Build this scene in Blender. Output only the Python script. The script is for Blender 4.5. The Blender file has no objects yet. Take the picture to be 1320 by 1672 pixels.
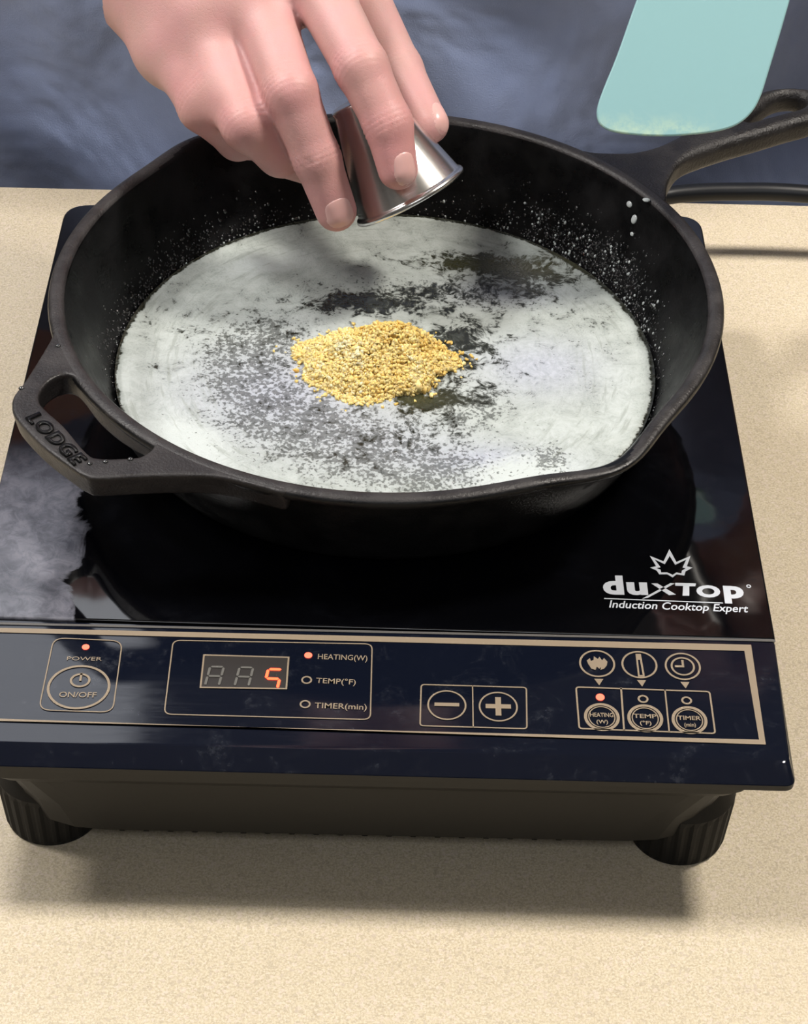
import bpy, bmesh, math, random
import numpy as np
from mathutils import Vector, Matrix, Quaternion

random.seed(7); rng = np.random.default_rng(7)
SC = bpy.context.scene
COL = SC.collection

# ------------------------------------------------------------------ camera
cam_d = bpy.data.cameras.new('camera'); cam = bpy.data.objects.new('camera', cam_d); COL.objects.link(cam)
cam_d.sensor_fit = 'HORIZONTAL'; cam_d.sensor_width = 36.0; cam_d.lens = 36.0 * 3473.44 / 1320.0
cam_d.clip_start = 0.02; cam_d.clip_end = 50
R_ = Matrix(((0.99974,-0.02262,-0.00399),(0.01181,0.6552,-0.75536),(0.0197,0.75511,0.6553)))
cam.matrix_world = Matrix.Translation(Vector((0.00852,-0.48306,0.59732))) @ R_.to_4x4()
SC.camera = cam

# ------------------------------------------------------------------ world, lights, exposure
SC.view_settings.view_transform = 'Standard'; SC.view_settings.look = 'None'
SC.view_settings.gamma = 1.0; SC.view_settings.use_curve_mapping = False
SC.view_settings.exposure = 0.0
w = bpy.data.worlds.new('world'); SC.world = w; w.use_nodes = True
w.node_tree.nodes['Background'].inputs[0].default_value = (0.9, 0.95, 1.0, 1)
w.node_tree.nodes['Background'].inputs[1].default_value = 0.25

CEIL = 1.65
def area_light(name, x, y, sx, sy, power, color, z=CEIL-.035):
    l = bpy.data.lights.new(name, 'AREA'); l.shape = 'RECTANGLE'; l.size = sx; l.size_y = sy
    l.energy = power; l.color = color
    o = bpy.data.objects.new(name, l); COL.objects.link(o); o.location = (x, y, z)
    return o
# ceiling fittings of the room, plus an added near fill
area_light('ceiling_lamp_right', 0.90, 0.345, .26, .26, 39, (1.0, .93, .84))
area_light('ceiling_lamp_mid', -.72, 0.345, .24, .24, 18, (1.0, .96, .92))
area_light('ceiling_lamp_left', -1.38, 0.30, .34, .34, 24, (1.0, .96, .92))
area_light('ceiling_lamp_far', -1.08, 1.75, 1.50, 1.2, 17, (.90, .93, 1.0))
area_light('fill_lamp_near', .1, -1.25, 1.2, .5, 9, (.95, .97, 1.0))  # fill lamp added behind the camera to brighten the shirt front

# ------------------------------------------------------------------ helpers
def tag(o, label=None, cat=None, group=None, kind=None):
    if label: o['label'] = label
    if cat: o['category'] = cat
    if group: o['group'] = group
    if kind: o['kind'] = kind
    return o

def empty(name, loc, label, cat, group=None):
    o = bpy.data.objects.new(name, None); COL.objects.link(o); o.location = loc
    o.empty_display_size = .02
    return tag(o, label, cat, group)

def link(name, me, mat=None, parent=None, smooth=True):
    o = bpy.data.objects.new(name, me); COL.objects.link(o)
    if mat and not me.materials: me.materials.append(mat)
    if smooth: me.shade_smooth()
    if parent:
        o.parent = parent
        def world(q):
            m = Matrix.LocRotScale(q.location, q.rotation_euler, q.scale)
            return world(q.parent) @ q.matrix_parent_inverse @ m if q.parent else m
        o.matrix_parent_inverse = world(parent).inverted()
    return o

def mesh(name, verts, faces):
    me = bpy.data.meshes.new(name); me.from_pydata([tuple(v) for v in verts], [], [tuple(f) for f in faces]); me.update()
    return me

def np_mesh(name, V, F):
    V = np.ascontiguousarray(V, dtype=np.float32); F = np.ascontiguousarray(F, dtype=np.int32)
    me = bpy.data.meshes.new(name); k = F.shape[1]
    me.vertices.add(len(V)); me.vertices.foreach_set('co', V.ravel())
    me.loops.add(F.size); me.loops.foreach_set('vertex_index', F.ravel())
    me.polygons.add(len(F)); me.polygons.foreach_set('loop_start', np.arange(0, F.size, k, dtype=np.int32))
    me.polygons.foreach_set('loop_total', np.full(len(F), k, dtype=np.int32))
    me.update(calc_edges=True); me.validate(); return me

def box_bm(bm, x0, x1, y0, y1, z0, z1, bev=0, seg=2):
    r = bmesh.ops.create_cube(bm, size=1)
    bmesh.ops.scale(bm, vec=(x1-x0, y1-y0, z1-z0), verts=r['verts'])
    bmesh.ops.translate(bm, vec=((x0+x1)/2, (y0+y1)/2, (z0+z1)/2), verts=r['verts'])
    if bev:
        es = list({e for v in r['verts'] for e in v.link_edges})
        bmesh.ops.bevel(bm, geom=es, offset=bev, segments=seg, affect='EDGES', profile=.5)

def box(name, b, mat, parent=None, bev=0, seg=2):
    bm = bmesh.new(); box_bm(bm, *b, bev=bev, seg=seg)
    me = bpy.data.meshes.new(name); bm.to_mesh(me); bm.free()
    return link(name, me, mat, parent, smooth=False)

def catmull(P, n=8, closed=False):
    P = [np.array(p, float) for p in P]; out = []; m = len(P)
    for i in range(m if closed else m-1):
        a, b, c, d = (P[(i-1) % m], P[i], P[(i+1) % m], P[(i+2) % m]) if closed else (P[max(i-1, 0)], P[i], P[i+1], P[min(i+2, m-1)])
        for k in range(n):
            t = k/n
            out.append(.5*((2*b)+(-a+c)*t+(2*a-5*b+4*c-d)*t*t+(-a+3*b-3*c+d)*t**3))
    if not closed: out.append(P[-1])
    return out

def tube(name, pts, rad, mat, parent=None, seg=16, n=6, flat=1.0):
    P = catmull(pts, n); rs = np.interp(np.linspace(0, 1, len(P)), np.linspace(0, 1, len(rad)), rad) if hasattr(rad, '__len__') else [rad]*len(P)
    V = []; F = []; up = np.array([0, 0, 1.0])
    for i, p in enumerate(P):
        t = P[min(i+1, len(P)-1)] - P[max(i-1, 0)]; t /= np.linalg.norm(t)
        if abs(t[2]) > .95: up = np.array([0, 1.0, 0])
        s = np.cross(t, up); s /= np.linalg.norm(s); q = np.cross(s, t)
        for k in range(seg):
            a = 2*math.pi*k/seg; V.append(p + rs[i]*(math.cos(a)*s + flat*math.sin(a)*q))
    for i in range(len(P)-1):
        for k in range(seg):
            F.append((i*seg+k, i*seg+(k+1) % seg, (i+1)*seg+(k+1) % seg, (i+1)*seg+k))
    F.append(tuple(range(seg))[::-1]); F.append(tuple((len(P)-1)*seg+k for k in range(seg)))
    return link(name, mesh(name, V, F), mat, parent)

# ---- distance fields meshed with surface nets (hands, arms, cast handles)
def smin(a, b, k):
    h = np.clip(.5 + .5*(b-a)/k, 0, 1); return b + (a-b)*h - k*h*(1-h)
def cone(P, a, b, ra, rb):
    a = np.array(a, np.float32); b = np.array(b, np.float32); ab = b-a; L = float(np.linalg.norm(ab)); u = ab/max(L, 1e-6)
    q = P-a; y = q @ u; x = np.sqrt(np.maximum((q*q).sum(-1)-y*y, 0))
    s = (ra-rb)/max(L, 1e-6); c = math.sqrt(max(1-s*s, 1e-4))
    k = x*(-s) + y*c   # position along the slanted side
    d = np.where(k < 0, np.sqrt(x*x+y*y)-ra, np.where(k > L*c, np.sqrt(x*x+(y-L)**2)-rb, x*c+y*s-ra))
    return d
def ellipsoid(P, c, r, rot=None):
    q = P-np.array(c, np.float32)
    if rot is not None: q = q @ np.array(rot, np.float32)
    r = np.array(r, np.float32); k0 = np.sqrt(((q/r)**2).sum(-1)); k1 = np.sqrt(((q/(r*r))**2).sum(-1))
    return k0*(k0-1)/np.maximum(k1, 1e-6)
def polysdf(X, Y, pts):
    pts = np.array(pts, np.float64); d = np.full(X.shape, 1e9); s = np.ones(X.shape); n = len(pts); j = n-1
    for i in range(n):
        e = pts[j]-pts[i]; wx = X-pts[i][0]; wy = Y-pts[i][1]
        t = np.clip((wx*e[0]+wy*e[1])/(e @ e + 1e-18), 0, 1); bx = wx-e[0]*t; by = wy-e[1]*t
        d = np.minimum(d, bx*bx+by*by)
        c1 = Y >= pts[i][1]; c2 = Y < pts[j][1]; c3 = e[0]*wy > e[1]*wx
        flip = (c1 & c2 & c3) | (~c1 & ~c2 & ~c3); s = np.where(flip, -s, s); j = i
    return s*np.sqrt(d)

def nets(f, lo, hi, h, B=12):
    lo = np.array(lo, float); n = np.ceil((np.array(hi)-lo)/h/B).astype(int)*B + 1
    G = np.full(n, 1.0, np.float32)
    nb = (n-1)//B
    bi = np.stack(np.meshgrid(*[np.arange(k) for k in nb], indexing='ij'), -1).reshape(-1, 3)
    cen = lo + (bi*B + B/2)*h
    dc = f(cen.astype(np.float32))
    act = np.abs(dc) < B*h*.9 + 2*h*2
    for b, dd in zip(bi[~act], dc[~act]):
        if dd < 0: G[b[0]*B:b[0]*B+B+1, b[1]*B:b[1]*B+B+1, b[2]*B:b[2]*B+B+1] = -1
    ar = np.arange(B+1); loc = np.stack(np.meshgrid(ar, ar, ar, indexing='ij'), -1).reshape(-1, 3)
    A = bi[act]
    for i in range(0, len(A), 60):
        ch = A[i:i+60]; idx = ch[:, None, :]*B + loc[None]
        v = f((lo + idx.reshape(-1, 3)*h).astype(np.float32))
        ii = idx.reshape(-1, 3); G[ii[:, 0], ii[:, 1], ii[:, 2]] = v
    S = G < 0
    c = np.zeros(tuple(n-1), np.int8)
    for dx in (0, 1):
        for dy in (0, 1):
            for dz in (0, 1):
                c += S[dx:n[0]-1+dx, dy:n[1]-1+dy, dz:n[2]-1+dz]
    cells = np.argwhere((c > 0) & (c < 8))
    vid = np.full(tuple(n-1), -1, np.int32); vid[tuple(cells.T)] = np.arange(len(cells))
    acc = np.zeros((len(cells), 3)); cnt = np.zeros(len(cells))
    corners = [(a, b, d) for a in (0, 1) for b in (0, 1) for d in (0, 1)]
    for a in corners:
        for ax in range(3):
            if a[ax]: continue
            b = list(a); b[ax] = 1
            ia = cells+np.array(a); ib = cells+np.array(b)
            va = G[tuple(ia.T)]; vb = G[tuple(ib.T)]; m = (va < 0) != (vb < 0)
            t = np.where(m, va/np.where(m, va-vb, 1), 0)
            p = ia.astype(float); p[:, ax] += t
            acc[m] += p[m]; cnt[m] += 1
    V = lo + (acc/cnt[:, None])*h
    F = []
    for ax in range(3):
        b, d = (ax+1) % 3, (ax+2) % 3
        s0 = [slice(None)]*3; s1 = [slice(None)]*3; s0[ax] = slice(0, -1); s1[ax] = slice(1, None)
        m = S[tuple(s0)] != S[tuple(s1)]; e = np.argwhere(m)
        e = e[(e[:, b] > 0) & (e[:, d] > 0) & (e[:, b] < n[b]-1) & (e[:, d] < n[d]-1)]
        q = []
        for (ob, od) in ((-1, -1), (0, -1), (0, 0), (-1, 0)):
            k = e.copy(); k[:, b] += ob; k[:, d] += od; q.append(vid[tuple(k.T)])
        q = np.stack(q, 1); ins = S[tuple(e.T)]
        q[~ins] = q[~ins][:, ::-1]; F.append(q)
    F = np.concatenate(F); F = F[(F >= 0).all(1)]
    return V, F

# ---- materials
def mat(name, base=(.5, .5, .5), rough=.5, metal=0, spec=.5, **kw):
    m = bpy.data.materials.new(name); m.use_nodes = True; b = m.node_tree.nodes['Principled BSDF']
    b.inputs['Base Color'].default_value = (*base, 1); b.inputs['Roughness'].default_value = rough
    b.inputs['Metallic'].default_value = metal; b.inputs['Specular IOR Level'].default_value = spec
    for k, v in kw.items(): b.inputs[k.replace('_', ' ')].default_value = v
    return m
class NT:
    def __init__(s, m): s.t = m.node_tree; s.b = s.t.nodes['Principled BSDF']; s.co = s.n('ShaderNodeTexCoord').outputs['Object']
    def n(s, ty, **k):
        x = s.t.nodes.new(ty)
        for a, v in k.items(): setattr(x, a, v)
        return x
    def l(s, a, b): s.t.links.new(a, b)
    def inp(s, sock, v):
        if isinstance(v, bpy.types.NodeSocket): s.l(v, sock)
        else: sock.default_value = v
    def noise(s, scale, detail=4, rough=.5, vec=None, dist=0, col=False):
        x = s.n('ShaderNodeTexNoise'); x.inputs['Scale'].default_value = scale; x.inputs['Detail'].default_value = detail
        x.inputs['Roughness'].default_value = rough; x.inputs['Distortion'].default_value = dist
        s.l(vec or s.co, x.inputs['Vector']); return x.outputs['Color' if col else 'Fac']
    def vor(s, scale, feat='F1', vec=None, out='Distance', rnd=1.0):
        x = s.n('ShaderNodeTexVoronoi', feature=feat); x.inputs['Scale'].default_value = scale; x.inputs['Randomness'].default_value = rnd
        s.l(vec or s.co, x.inputs['Vector']); return x.outputs[out]
    def m(s, op, a, b=0.0, c=0.0, clamp=False):
        x = s.n('ShaderNodeMath', operation=op, use_clamp=clamp); s.inp(x.inputs[0], a); s.inp(x.inputs[1], b); s.inp(x.inputs[2], c); return x.outputs[0]
    def ramp(s, v, a, b, c=0.0, d=1.0):
        x = s.n('ShaderNodeMapRange', interpolation_type='SMOOTHSTEP'); s.inp(x.inputs[0], v)
        for i, q in enumerate((a, b, c, d)): s.inp(x.inputs[i+1], q)
        return x.outputs[0]
    def mix(s, f, a, b, mode='MIX'):
        x = s.n('ShaderNodeMix', data_type='RGBA', blend_type=mode); s.inp(x.inputs[0], f)
        for i, q in ((6, a), (7, b)):
            if isinstance(q, tuple): q = (*q, 1)
            s.inp(x.inputs[i], q)
        return x.outputs[2]
    def bump(s, h, strength=.3, dist=.001, normal=None):
        x = s.n('ShaderNodeBump'); x.inputs['Strength'].default_value = strength; x.inputs['Distance'].default_value = dist
        s.l(h, x.inputs['Height'])
        if normal: s.l(normal, x.inputs['Normal'])
        return x.outputs[0]
    def attr(s, name, out='Fac'):
        x = s.n('ShaderNodeAttribute', attribute_name=name); return x.outputs[out]

def m_counter():
    m = mat('laminate', rough=.38, spec=.35); t = NT(m)
    a = t.noise(1150, 3, .8); b = t.vor(900, out='Color'); c = t.noise(18, 3); d = t.noise(480, 3, .7)
    sp = t.n('ShaderNodeSeparateColor'); t.l(b, sp.inputs[0])
    col = t.mix(t.ramp(a, .38, .64), (.43, .36, .25), (.65, .58, .45))
    col = t.mix(t.m('MULTIPLY', t.ramp(d, .42, .62), .45), col, (.60, .52, .37))
    col = t.mix(t.m('MULTIPLY', t.ramp(sp.outputs[0], .82, .9), .4), col, (.66, .56, .50))
    col = t.mix(t.m('MULTIPLY', t.ramp(sp.outputs[1], .86, .92), .45), col, (.38, .32, .24))
    col = t.mix(t.m('MULTIPLY', t.ramp(c, .35, .7), .12), col, (.46, .37, .26))
    t.l(col, t.b.inputs['Base Color']); t.l(t.bump(a, .1, .0004), t.b.inputs['Normal'])
    return m
def m_iron(name, base, rough, bumpk=.35, spec=.45):
    m = mat(name, base, rough, spec=spec); t = NT(m)
    n = t.noise(900, 3, .6); n2 = t.noise(60, 4, .6)
    t.l(t.ramp(n2, .3, .75, rough-.1, rough+.14), t.b.inputs['Roughness'])
    col = t.mix(t.ramp(n2, .35, .7), base, tuple(min(1, c*1.7+.002) for c in base))
    t.l(col, t.b.inputs['Base Color'])
    t.l(t.bump(n, bumpk, .0005, t.bump(n2, .25, .001)), t.b.inputs['Normal']); return m
def m_glass():
    m = mat('black_glass', (.0015, .0016, .0022), .05, spec=.6); t = NT(m)
    a = t.noise(24, 6, .7, dist=.8); b = t.noise(130, 4, .7)
    sm = t.m('MULTIPLY', t.ramp(a, .48, .72), t.ramp(b, .3, .7))
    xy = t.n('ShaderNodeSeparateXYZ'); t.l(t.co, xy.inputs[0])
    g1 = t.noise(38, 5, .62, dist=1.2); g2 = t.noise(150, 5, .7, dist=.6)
    # lighter, rougher mottled area along the left edge of the glass
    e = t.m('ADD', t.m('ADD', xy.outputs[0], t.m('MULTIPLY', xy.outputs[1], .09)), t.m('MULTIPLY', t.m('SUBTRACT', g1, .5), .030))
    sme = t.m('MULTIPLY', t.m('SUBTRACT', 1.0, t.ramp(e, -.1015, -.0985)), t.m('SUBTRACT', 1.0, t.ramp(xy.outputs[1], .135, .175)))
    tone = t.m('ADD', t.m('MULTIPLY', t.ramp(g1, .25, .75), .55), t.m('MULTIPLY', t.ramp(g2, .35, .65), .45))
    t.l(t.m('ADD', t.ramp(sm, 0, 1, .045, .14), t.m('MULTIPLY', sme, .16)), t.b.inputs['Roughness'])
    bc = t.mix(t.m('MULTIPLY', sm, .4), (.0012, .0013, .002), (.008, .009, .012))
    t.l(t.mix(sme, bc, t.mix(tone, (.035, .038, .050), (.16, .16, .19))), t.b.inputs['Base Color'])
    t.l(t.bump(t.noise(9, 3, .6, dist=1.2), .05, .004), t.b.inputs['Normal'])
    return m
def m_panel():
    m = mat('glossy_panel', (.004, .006, .013), .08, spec=.45); t = NT(m)
    a = t.noise(60, 6, .75, dist=.6); b = t.noise(400, 3, .7)
    sc = t.n('ShaderNodeMapping'); t.l(t.co, sc.inputs[0]); sc.inputs['Scale'].default_value = (40, 400, 1)
    s2 = t.noise(1.0, 4, .7, vec=sc.outputs[0])
    dust = t.m('MULTIPLY', t.ramp(a, .5, .75), t.ramp(b, .35, .75))
    t.l(t.mix(t.m('MULTIPLY', dust, .55), (.0035, .005, .011), (.045, .05, .062)), t.b.inputs['Base Color'])
    t.l(t.ramp(s2, .3, .7, .06, .11), t.b.inputs['Roughness']); return m
def m_shirt():
    m = mat('blue_jersey', (.13, .18, .32), .95, spec=.1, Sheen_Weight=.35); t = NT(m)
    a = t.noise(14, 5, .6); b = t.noise(1400, 2)
    t.l(t.mix(t.ramp(a, .3, .7), (.245, .31, .51), (.30, .37, .585)), t.b.inputs['Base Color'])
    t.l(t.bump(b, .3, .0006, t.bump(t.noise(11, 3, .55, dist=.5), .6, .02)), t.b.inputs['Normal']); return m
def m_skin():
    m = mat('skin', (.62, .36, .30), .48, spec=.4); t = NT(m)
    t.b.inputs['Subsurface Weight'].default_value = .22; t.b.inputs['Subsurface Radius'].default_value = (.010, .004, .0025); t.b.inputs['Subsurface Scale'].default_value = .45
    a = t.noise(45, 5, .6); red = t.attr('redness'); b = t.noise(500, 3, .6); dk = t.attr('mark')
    col = t.mix(t.ramp(a, .3, .72), (.53, .32, .29), (.58, .315, .31))
    col = t.mix(red, col, (.58, .22, .225))
    col = t.mix(dk, col, (.26, .14, .10))
    t.l(col, t.b.inputs['Base Color'])
    w1 = t.vor(620, feat='DISTANCE_TO_EDGE')
    t.l(t.bump(t.ramp(w1, 0, .12), .12, .0004, t.bump(b, .12, .0005)), t.b.inputs['Normal']); return m
def m_butter():
    m = mat('melted_butter_foam', rough=.25, spec=.5); t = NT(m)
    foam = t.attr('foam'); speck = t.attr('speck'); lav = t.attr('lav'); olive = t.attr('olive')
    warp = t.n('ShaderNodeVectorMath', operation='MULTIPLY_ADD')
    nz = t.noise(45, 3, .6, col=True); t.l(nz, warp.inputs[0]); warp.inputs[1].default_value = (.016, .016, 0); t.l(t.co, warp.inputs[2])
    wv = warp.outputs[0]
    fine = t.noise(420, 4, .65, vec=wv); mid = t.noise(120, 5, .65, vec=wv); hole = t.noise(640, 3, .6)
    cells = t.vor(1100, vec=wv)
    # speckles: small dark holes where the attribute is high
    h = t.m('ADD', t.m('MULTIPLY', hole, .75), t.m('MULTIPLY', mid, .35))
    thr = t.ramp(speck, 0, 1, .33, .57)
    holes = t.m('SUBTRACT', 1.0, t.ramp(t.m('SUBTRACT', h, thr), -.03, .06))
    edge = t.m('ADD', foam, t.m('MULTIPLY', t.m('SUBTRACT', t.m('ADD', t.m('MULTIPLY', mid, .55), t.m('MULTIPLY', fine, .45)), .5), 3.4))
    cover = t.ramp(edge, .22, .66)
    cover = t.m('MULTIPLY', cover, t.m('SUBTRACT', 1.0, t.m('MULTIPLY', holes, .66)))
    white = t.mix(t.ramp(mid, .3, .7), (.24, .27, .25), (.40, .44, .42))
    white = t.mix(t.m('MULTIPLY', t.ramp(cells, .1, .6), .3), white, (.52, .56, .54))
    white = t.mix(lav, white, t.mix(t.ramp(fine, .3, .7), (.30, .325, .39), (.45, .475, .56)))
    thick = t.ramp(t.m('ADD', foam, t.m('MULTIPLY', t.m('SUBTRACT', fine, .5), .6)), .95, 1.5)
    white = t.mix(thick, white, (.49, .535, .53))
    cx = t.n('ShaderNodeCombineXYZ'); t.l(t.m('MULTIPLY', t.attr('pr'), 420), cx.inputs[0]); t.l(t.m('MULTIPLY', t.attr('pa'), 5), cx.inputs[1]); t.l(t.m('MULTIPLY', t.attr('pr'), 5), cx.inputs[2])
    st = t.noise(1.0, 4, .6, vec=cx.outputs[0])
    white = t.mix(t.m('MULTIPLY', t.m('MULTIPLY', t.ramp(st, .52, .68), t.ramp(t.attr('pr'), .05, .09)), .55), white, (.24, .265, .24))
    dark = t.mix(t.ramp(fine, .35, .7), (.008, .009, .007), (.045, .05, .045))
    dark = t.mix(olive, dark, (.045, .045, .018))
    t.l(t.mix(cover, dark, white), t.b.inputs['Base Color'])
    t.l(t.ramp(cover, 0, 1, .10, .42), t.b.inputs['Roughness'])
    t.l(t.bump(t.m('ADD', cover, t.m('MULTIPLY', cells, .5)), .35, .0006), t.b.inputs['Normal'])
    t.b.inputs['Subsurface Weight'].default_value = 0.0
    return m
def m_garlic():
    m = mat('minced_garlic', (.78, .52, .14), .42, spec=.4); t = NT(m)
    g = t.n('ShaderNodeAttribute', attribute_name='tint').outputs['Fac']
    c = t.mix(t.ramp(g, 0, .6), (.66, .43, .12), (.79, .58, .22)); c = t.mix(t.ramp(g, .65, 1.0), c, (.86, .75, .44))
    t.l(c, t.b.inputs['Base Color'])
    t.b.inputs['Subsurface Weight'].default_value = .45; t.b.inputs['Subsurface Radius'].default_value = (.004, .003, .0014); t.b.inputs['Subsurface Scale'].default_value = .5
    return m

M = {}
M['counter'] = m_counter()
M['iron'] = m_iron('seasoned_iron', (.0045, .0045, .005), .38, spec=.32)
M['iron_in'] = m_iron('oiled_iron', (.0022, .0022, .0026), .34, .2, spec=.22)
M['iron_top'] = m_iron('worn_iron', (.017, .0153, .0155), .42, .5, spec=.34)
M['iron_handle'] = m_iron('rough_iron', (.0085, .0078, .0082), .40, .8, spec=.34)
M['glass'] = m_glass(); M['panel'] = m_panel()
M['print'] = mat('silver_gold_print', (.235, .185, .13), .42, metal=.0, spec=.5)
M['print_white'] = mat('white_print', (.50, .53, .58), .4)
M['housing'] = mat('black_plastic', (.016, .0155, .014), .5, spec=.3)
M['feet'] = mat('black_rubber', (.008, .008, .008), .6, spec=.25)
M['skin'] = m_skin(); M['nail'] = mat('fingernail', (.68, .40, .375), .30, spec=.5, Subsurface_Weight=.1, Subsurface_Scale=.002)
M['shirt'] = m_shirt(); M['trousers'] = mat('dark_trousers', (.02, .022, .03), .9, spec=.1)
M['hair'] = mat('brown_hair', (.05, .03, .02), .7); M['shoe'] = mat('black_shoe', (.02, .02, .02), .5)
M['steel'] = mat('brushed_steel', (.72, .71, .69), .24, metal=1); 
_t = NT(M['steel']); _mp = _t.n('ShaderNodeMapping'); _t.l(_t.co, _mp.inputs[0]); _mp.inputs['Scale'].default_value = (60, 60, 1600)
_t.l(_t.bump(_t.noise(1.0, 3, .6, vec=_mp.outputs[0]), .12, .0004), _t.b.inputs['Normal'])
M['butter'] = m_butter(); M['garlic'] = m_garlic()
M['cord'] = mat('black_cord', (.006, .007, .009), .38, spec=.35)
M['led_on'] = mat('led_lit', (.6, .05, .02), .4, Emission_Color=(1, .10, .06, 1), Emission_Strength=3.2)
M['digit_on'] = mat('digit_lit', (.6, .05, .02), .4, Emission_Color=(1, .06, .02, 1), Emission_Strength=5.0)
M['digit_off'] = mat('digit_unlit', (.10, .097, .088), .5); M['window'] = mat('display_window', (.024, .021, .020), .35)
M['drop'] = mat('butter_droplet', (.50, .54, .54), .12, spec=.6, Alpha=.85)
M['oil'] = mat('oil_droplet', (.02, .021, .022), .04, spec=.9)
_m = mat('turquoise_silicone', (.27, .60, .575), .5, spec=.4); t = NT(_m)
sm = t.attr('smear'); n1 = t.noise(160, 5, .7)
f = t.m('MULTIPLY', sm, t.ramp(n1, .35, .65))
t.l(t.mix(f, (.235, .43, .455), (.44, .60, .47)), t.b.inputs['Base Color']); M['silicone'] = _m
M['wall'] = mat('painted_wall', (.36, .35, .34), .8); M['ceiling'] = mat('ceiling_paint', (.45, .45, .45), .9)
M['floor'] = mat('floor_tile', (.22, .20, .18), .5)
M['cabinet'] = mat('cabinet_panel', (.30, .22, .15), .5); M['fixture'] = mat('fixture_frame', (.7, .7, .7), .4)

# ------------------------------------------------------------------ the room
S = 'structure'
FZ = -.9
tag(box('floor', (-3, 3, -3, 3.4, FZ-.1, FZ), M['floor']), kind=S)
tag(box('ceiling', (-3, 3, -3, 3.4, CEIL, CEIL+.1), M['ceiling']), kind=S)
tag(box('wall_back', (-3, 3, 3.4, 3.5, FZ-.1, CEIL+.1), M['wall']), kind=S)
tag(box('wall_front', (-3, 3, -3.1, -3, FZ-.1, CEIL+.1), M['wall']), kind=S)
tag(box('wall_left', (-3.1, -3, -3, 3.4, FZ-.1, CEIL+.1), M['wall']), kind=S)
tag(box('wall_right', (3, 3.1, -3, 3.4, FZ-.1, CEIL+.1), M['wall']), kind=S)
EDGE_L = (-0.1995,0.45367,0); EDGE_R = (-0.13658,0.45638,0)
isl = empty('kitchen_island', (0, .1, FZ), 'tan speckled laminate counter carrying the black cooktop', 'counter')
YB = .4555
box('worktop', (-1.3, 1.3, -.36, YB, -.038, 0), M['counter'], isl, bev=.0018)
box('cabinet_body', (-1.26, 1.26, -.32, YB-.04, FZ+.1, -.038), M['cabinet'], isl)
box('plinth', (-1.22, 1.22, -.28, YB-.08, FZ, FZ+.1), M['cabinet'], isl)

# ------------------------------------------------------------------ induction cooktop
ZT = .064
hob = empty('induction_cooktop', (0, .172, 0), 'black portable induction cooktop with red number 5 on its display', 'cooktop')
FL = (-0.14579,0.00127,0.064); FR = (0.1457,-0,0.064); BL = (-0.14511,0.34097,0.064); BR = (0.14508,0.34354,0.064)
SL = (-0.13284,0.06756,0.064); SR = (0.14635,0.06517,0.064)
def lerp(a, b, t): return tuple(a[i]+(b[i]-a[i])*t for i in range(len(a)))
def on_line(a, b, x): t = (x-a[0])/(b[0]-a[0]); return lerp(a, b, t)
seamL = on_line(SL, SR, FL[0]+.001); seamR = (SR[0], SR[1], ZT)
def rounded(corners, radii, n=7):
    out = []; m = len(corners)
    for i in range(m):
        p = np.array(corners[i][:2]); a = np.array(corners[i-1][:2])-p; b = np.array(corners[(i+1) % m][:2])-p
        r = radii[i]; a /= np.linalg.norm(a); b /= np.linalg.norm(b)
        if r <= 0: out.append(p); continue
        p0 = p+a*r; p1 = p+b*r
        for k in range(n+1):
            t = k/n; out.append((1-t)**2*p0 + 2*t*(1-t)*p + t*t*p1)
    return out
def slab(name, outline, z0, z1, mat_, parent, bev=.001, seg=2):
    bm = bmesh.new(); vs = [bm.verts.new((p[0], p[1], z0)) for p in outline]
    f = bm.faces.new(vs); bm.normal_update()
    if f.normal.z > 0: f.normal_flip()
    r = bmesh.ops.extrude_face_region(bm, geom=[f]); nv = [g for g in r['geom'] if isinstance(g, bmesh.types.BMVert)]
    bmesh.ops.translate(bm, vec=(0, 0, z1-z0), verts=nv); bmesh.ops.recalc_face_normals(bm, faces=bm.faces)
    if bev:
        es = [e for e in bm.edges if all(v.co.z > z1-1e-6 for v in e.verts)]
        bmesh.ops.bevel(bm, geom=es, offset=bev, segments=seg, affect='EDGES', profile=.5)
    me = bpy.data.meshes.new(name); bm.to_mesh(me); bm.free()
    o = link(name, me, mat_, parent, smooth=False)
    for p in me.polygons: p.use_smooth = abs(p.normal.z) < .98
    return o
gl_ = [(seamL[0], seamL[1]+.0012), (seamR[0], seamR[1]+.0012), BR, BL]
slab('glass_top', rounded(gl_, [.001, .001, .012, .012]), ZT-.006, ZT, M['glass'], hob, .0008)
_v = []; _f = []
for (iy, ix, z) in ((0, 0, ZT-.0068), (-.0001, -.0001, ZT-.0043), (.0001, .0001, ZT-.0040), (.0066, .0016, ZT-.0006), (.0076, .0022, ZT-.0002)):
    o_ = rounded([(FL[0]+ix, FL[1]+iy), (FR[0]-ix, FR[1]+iy), (seamR[0]-ix*.3, seamR[1]-.0002), (seamL[0]+ix*.3, seamL[1]-.0002)], [.004, .004, .0008, .0008]); _v += [(p[0], p[1], z) for p in o_]
_n = len(o_)
for k in range(4):
    for i in range(_n): _f.append((k*_n+i, k*_n+(i+1) % _n, (k+1)*_n+(i+1) % _n, (k+1)*_n+i))
_f.append(tuple(range(_n))[::-1]); _f.append(tuple(4*_n+i for i in range(_n)))
_p = link('control_panel', mesh('control_panel', _v, _f), M['panel'], hob); _p.data.set_sharp_from_angle(angle=math.radians(20))
_p.data.materials.append(M['housing'])
for q in _p.data.polygons: q.material_index = 1 if abs(q.normal.z) < .35 else 0
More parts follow.
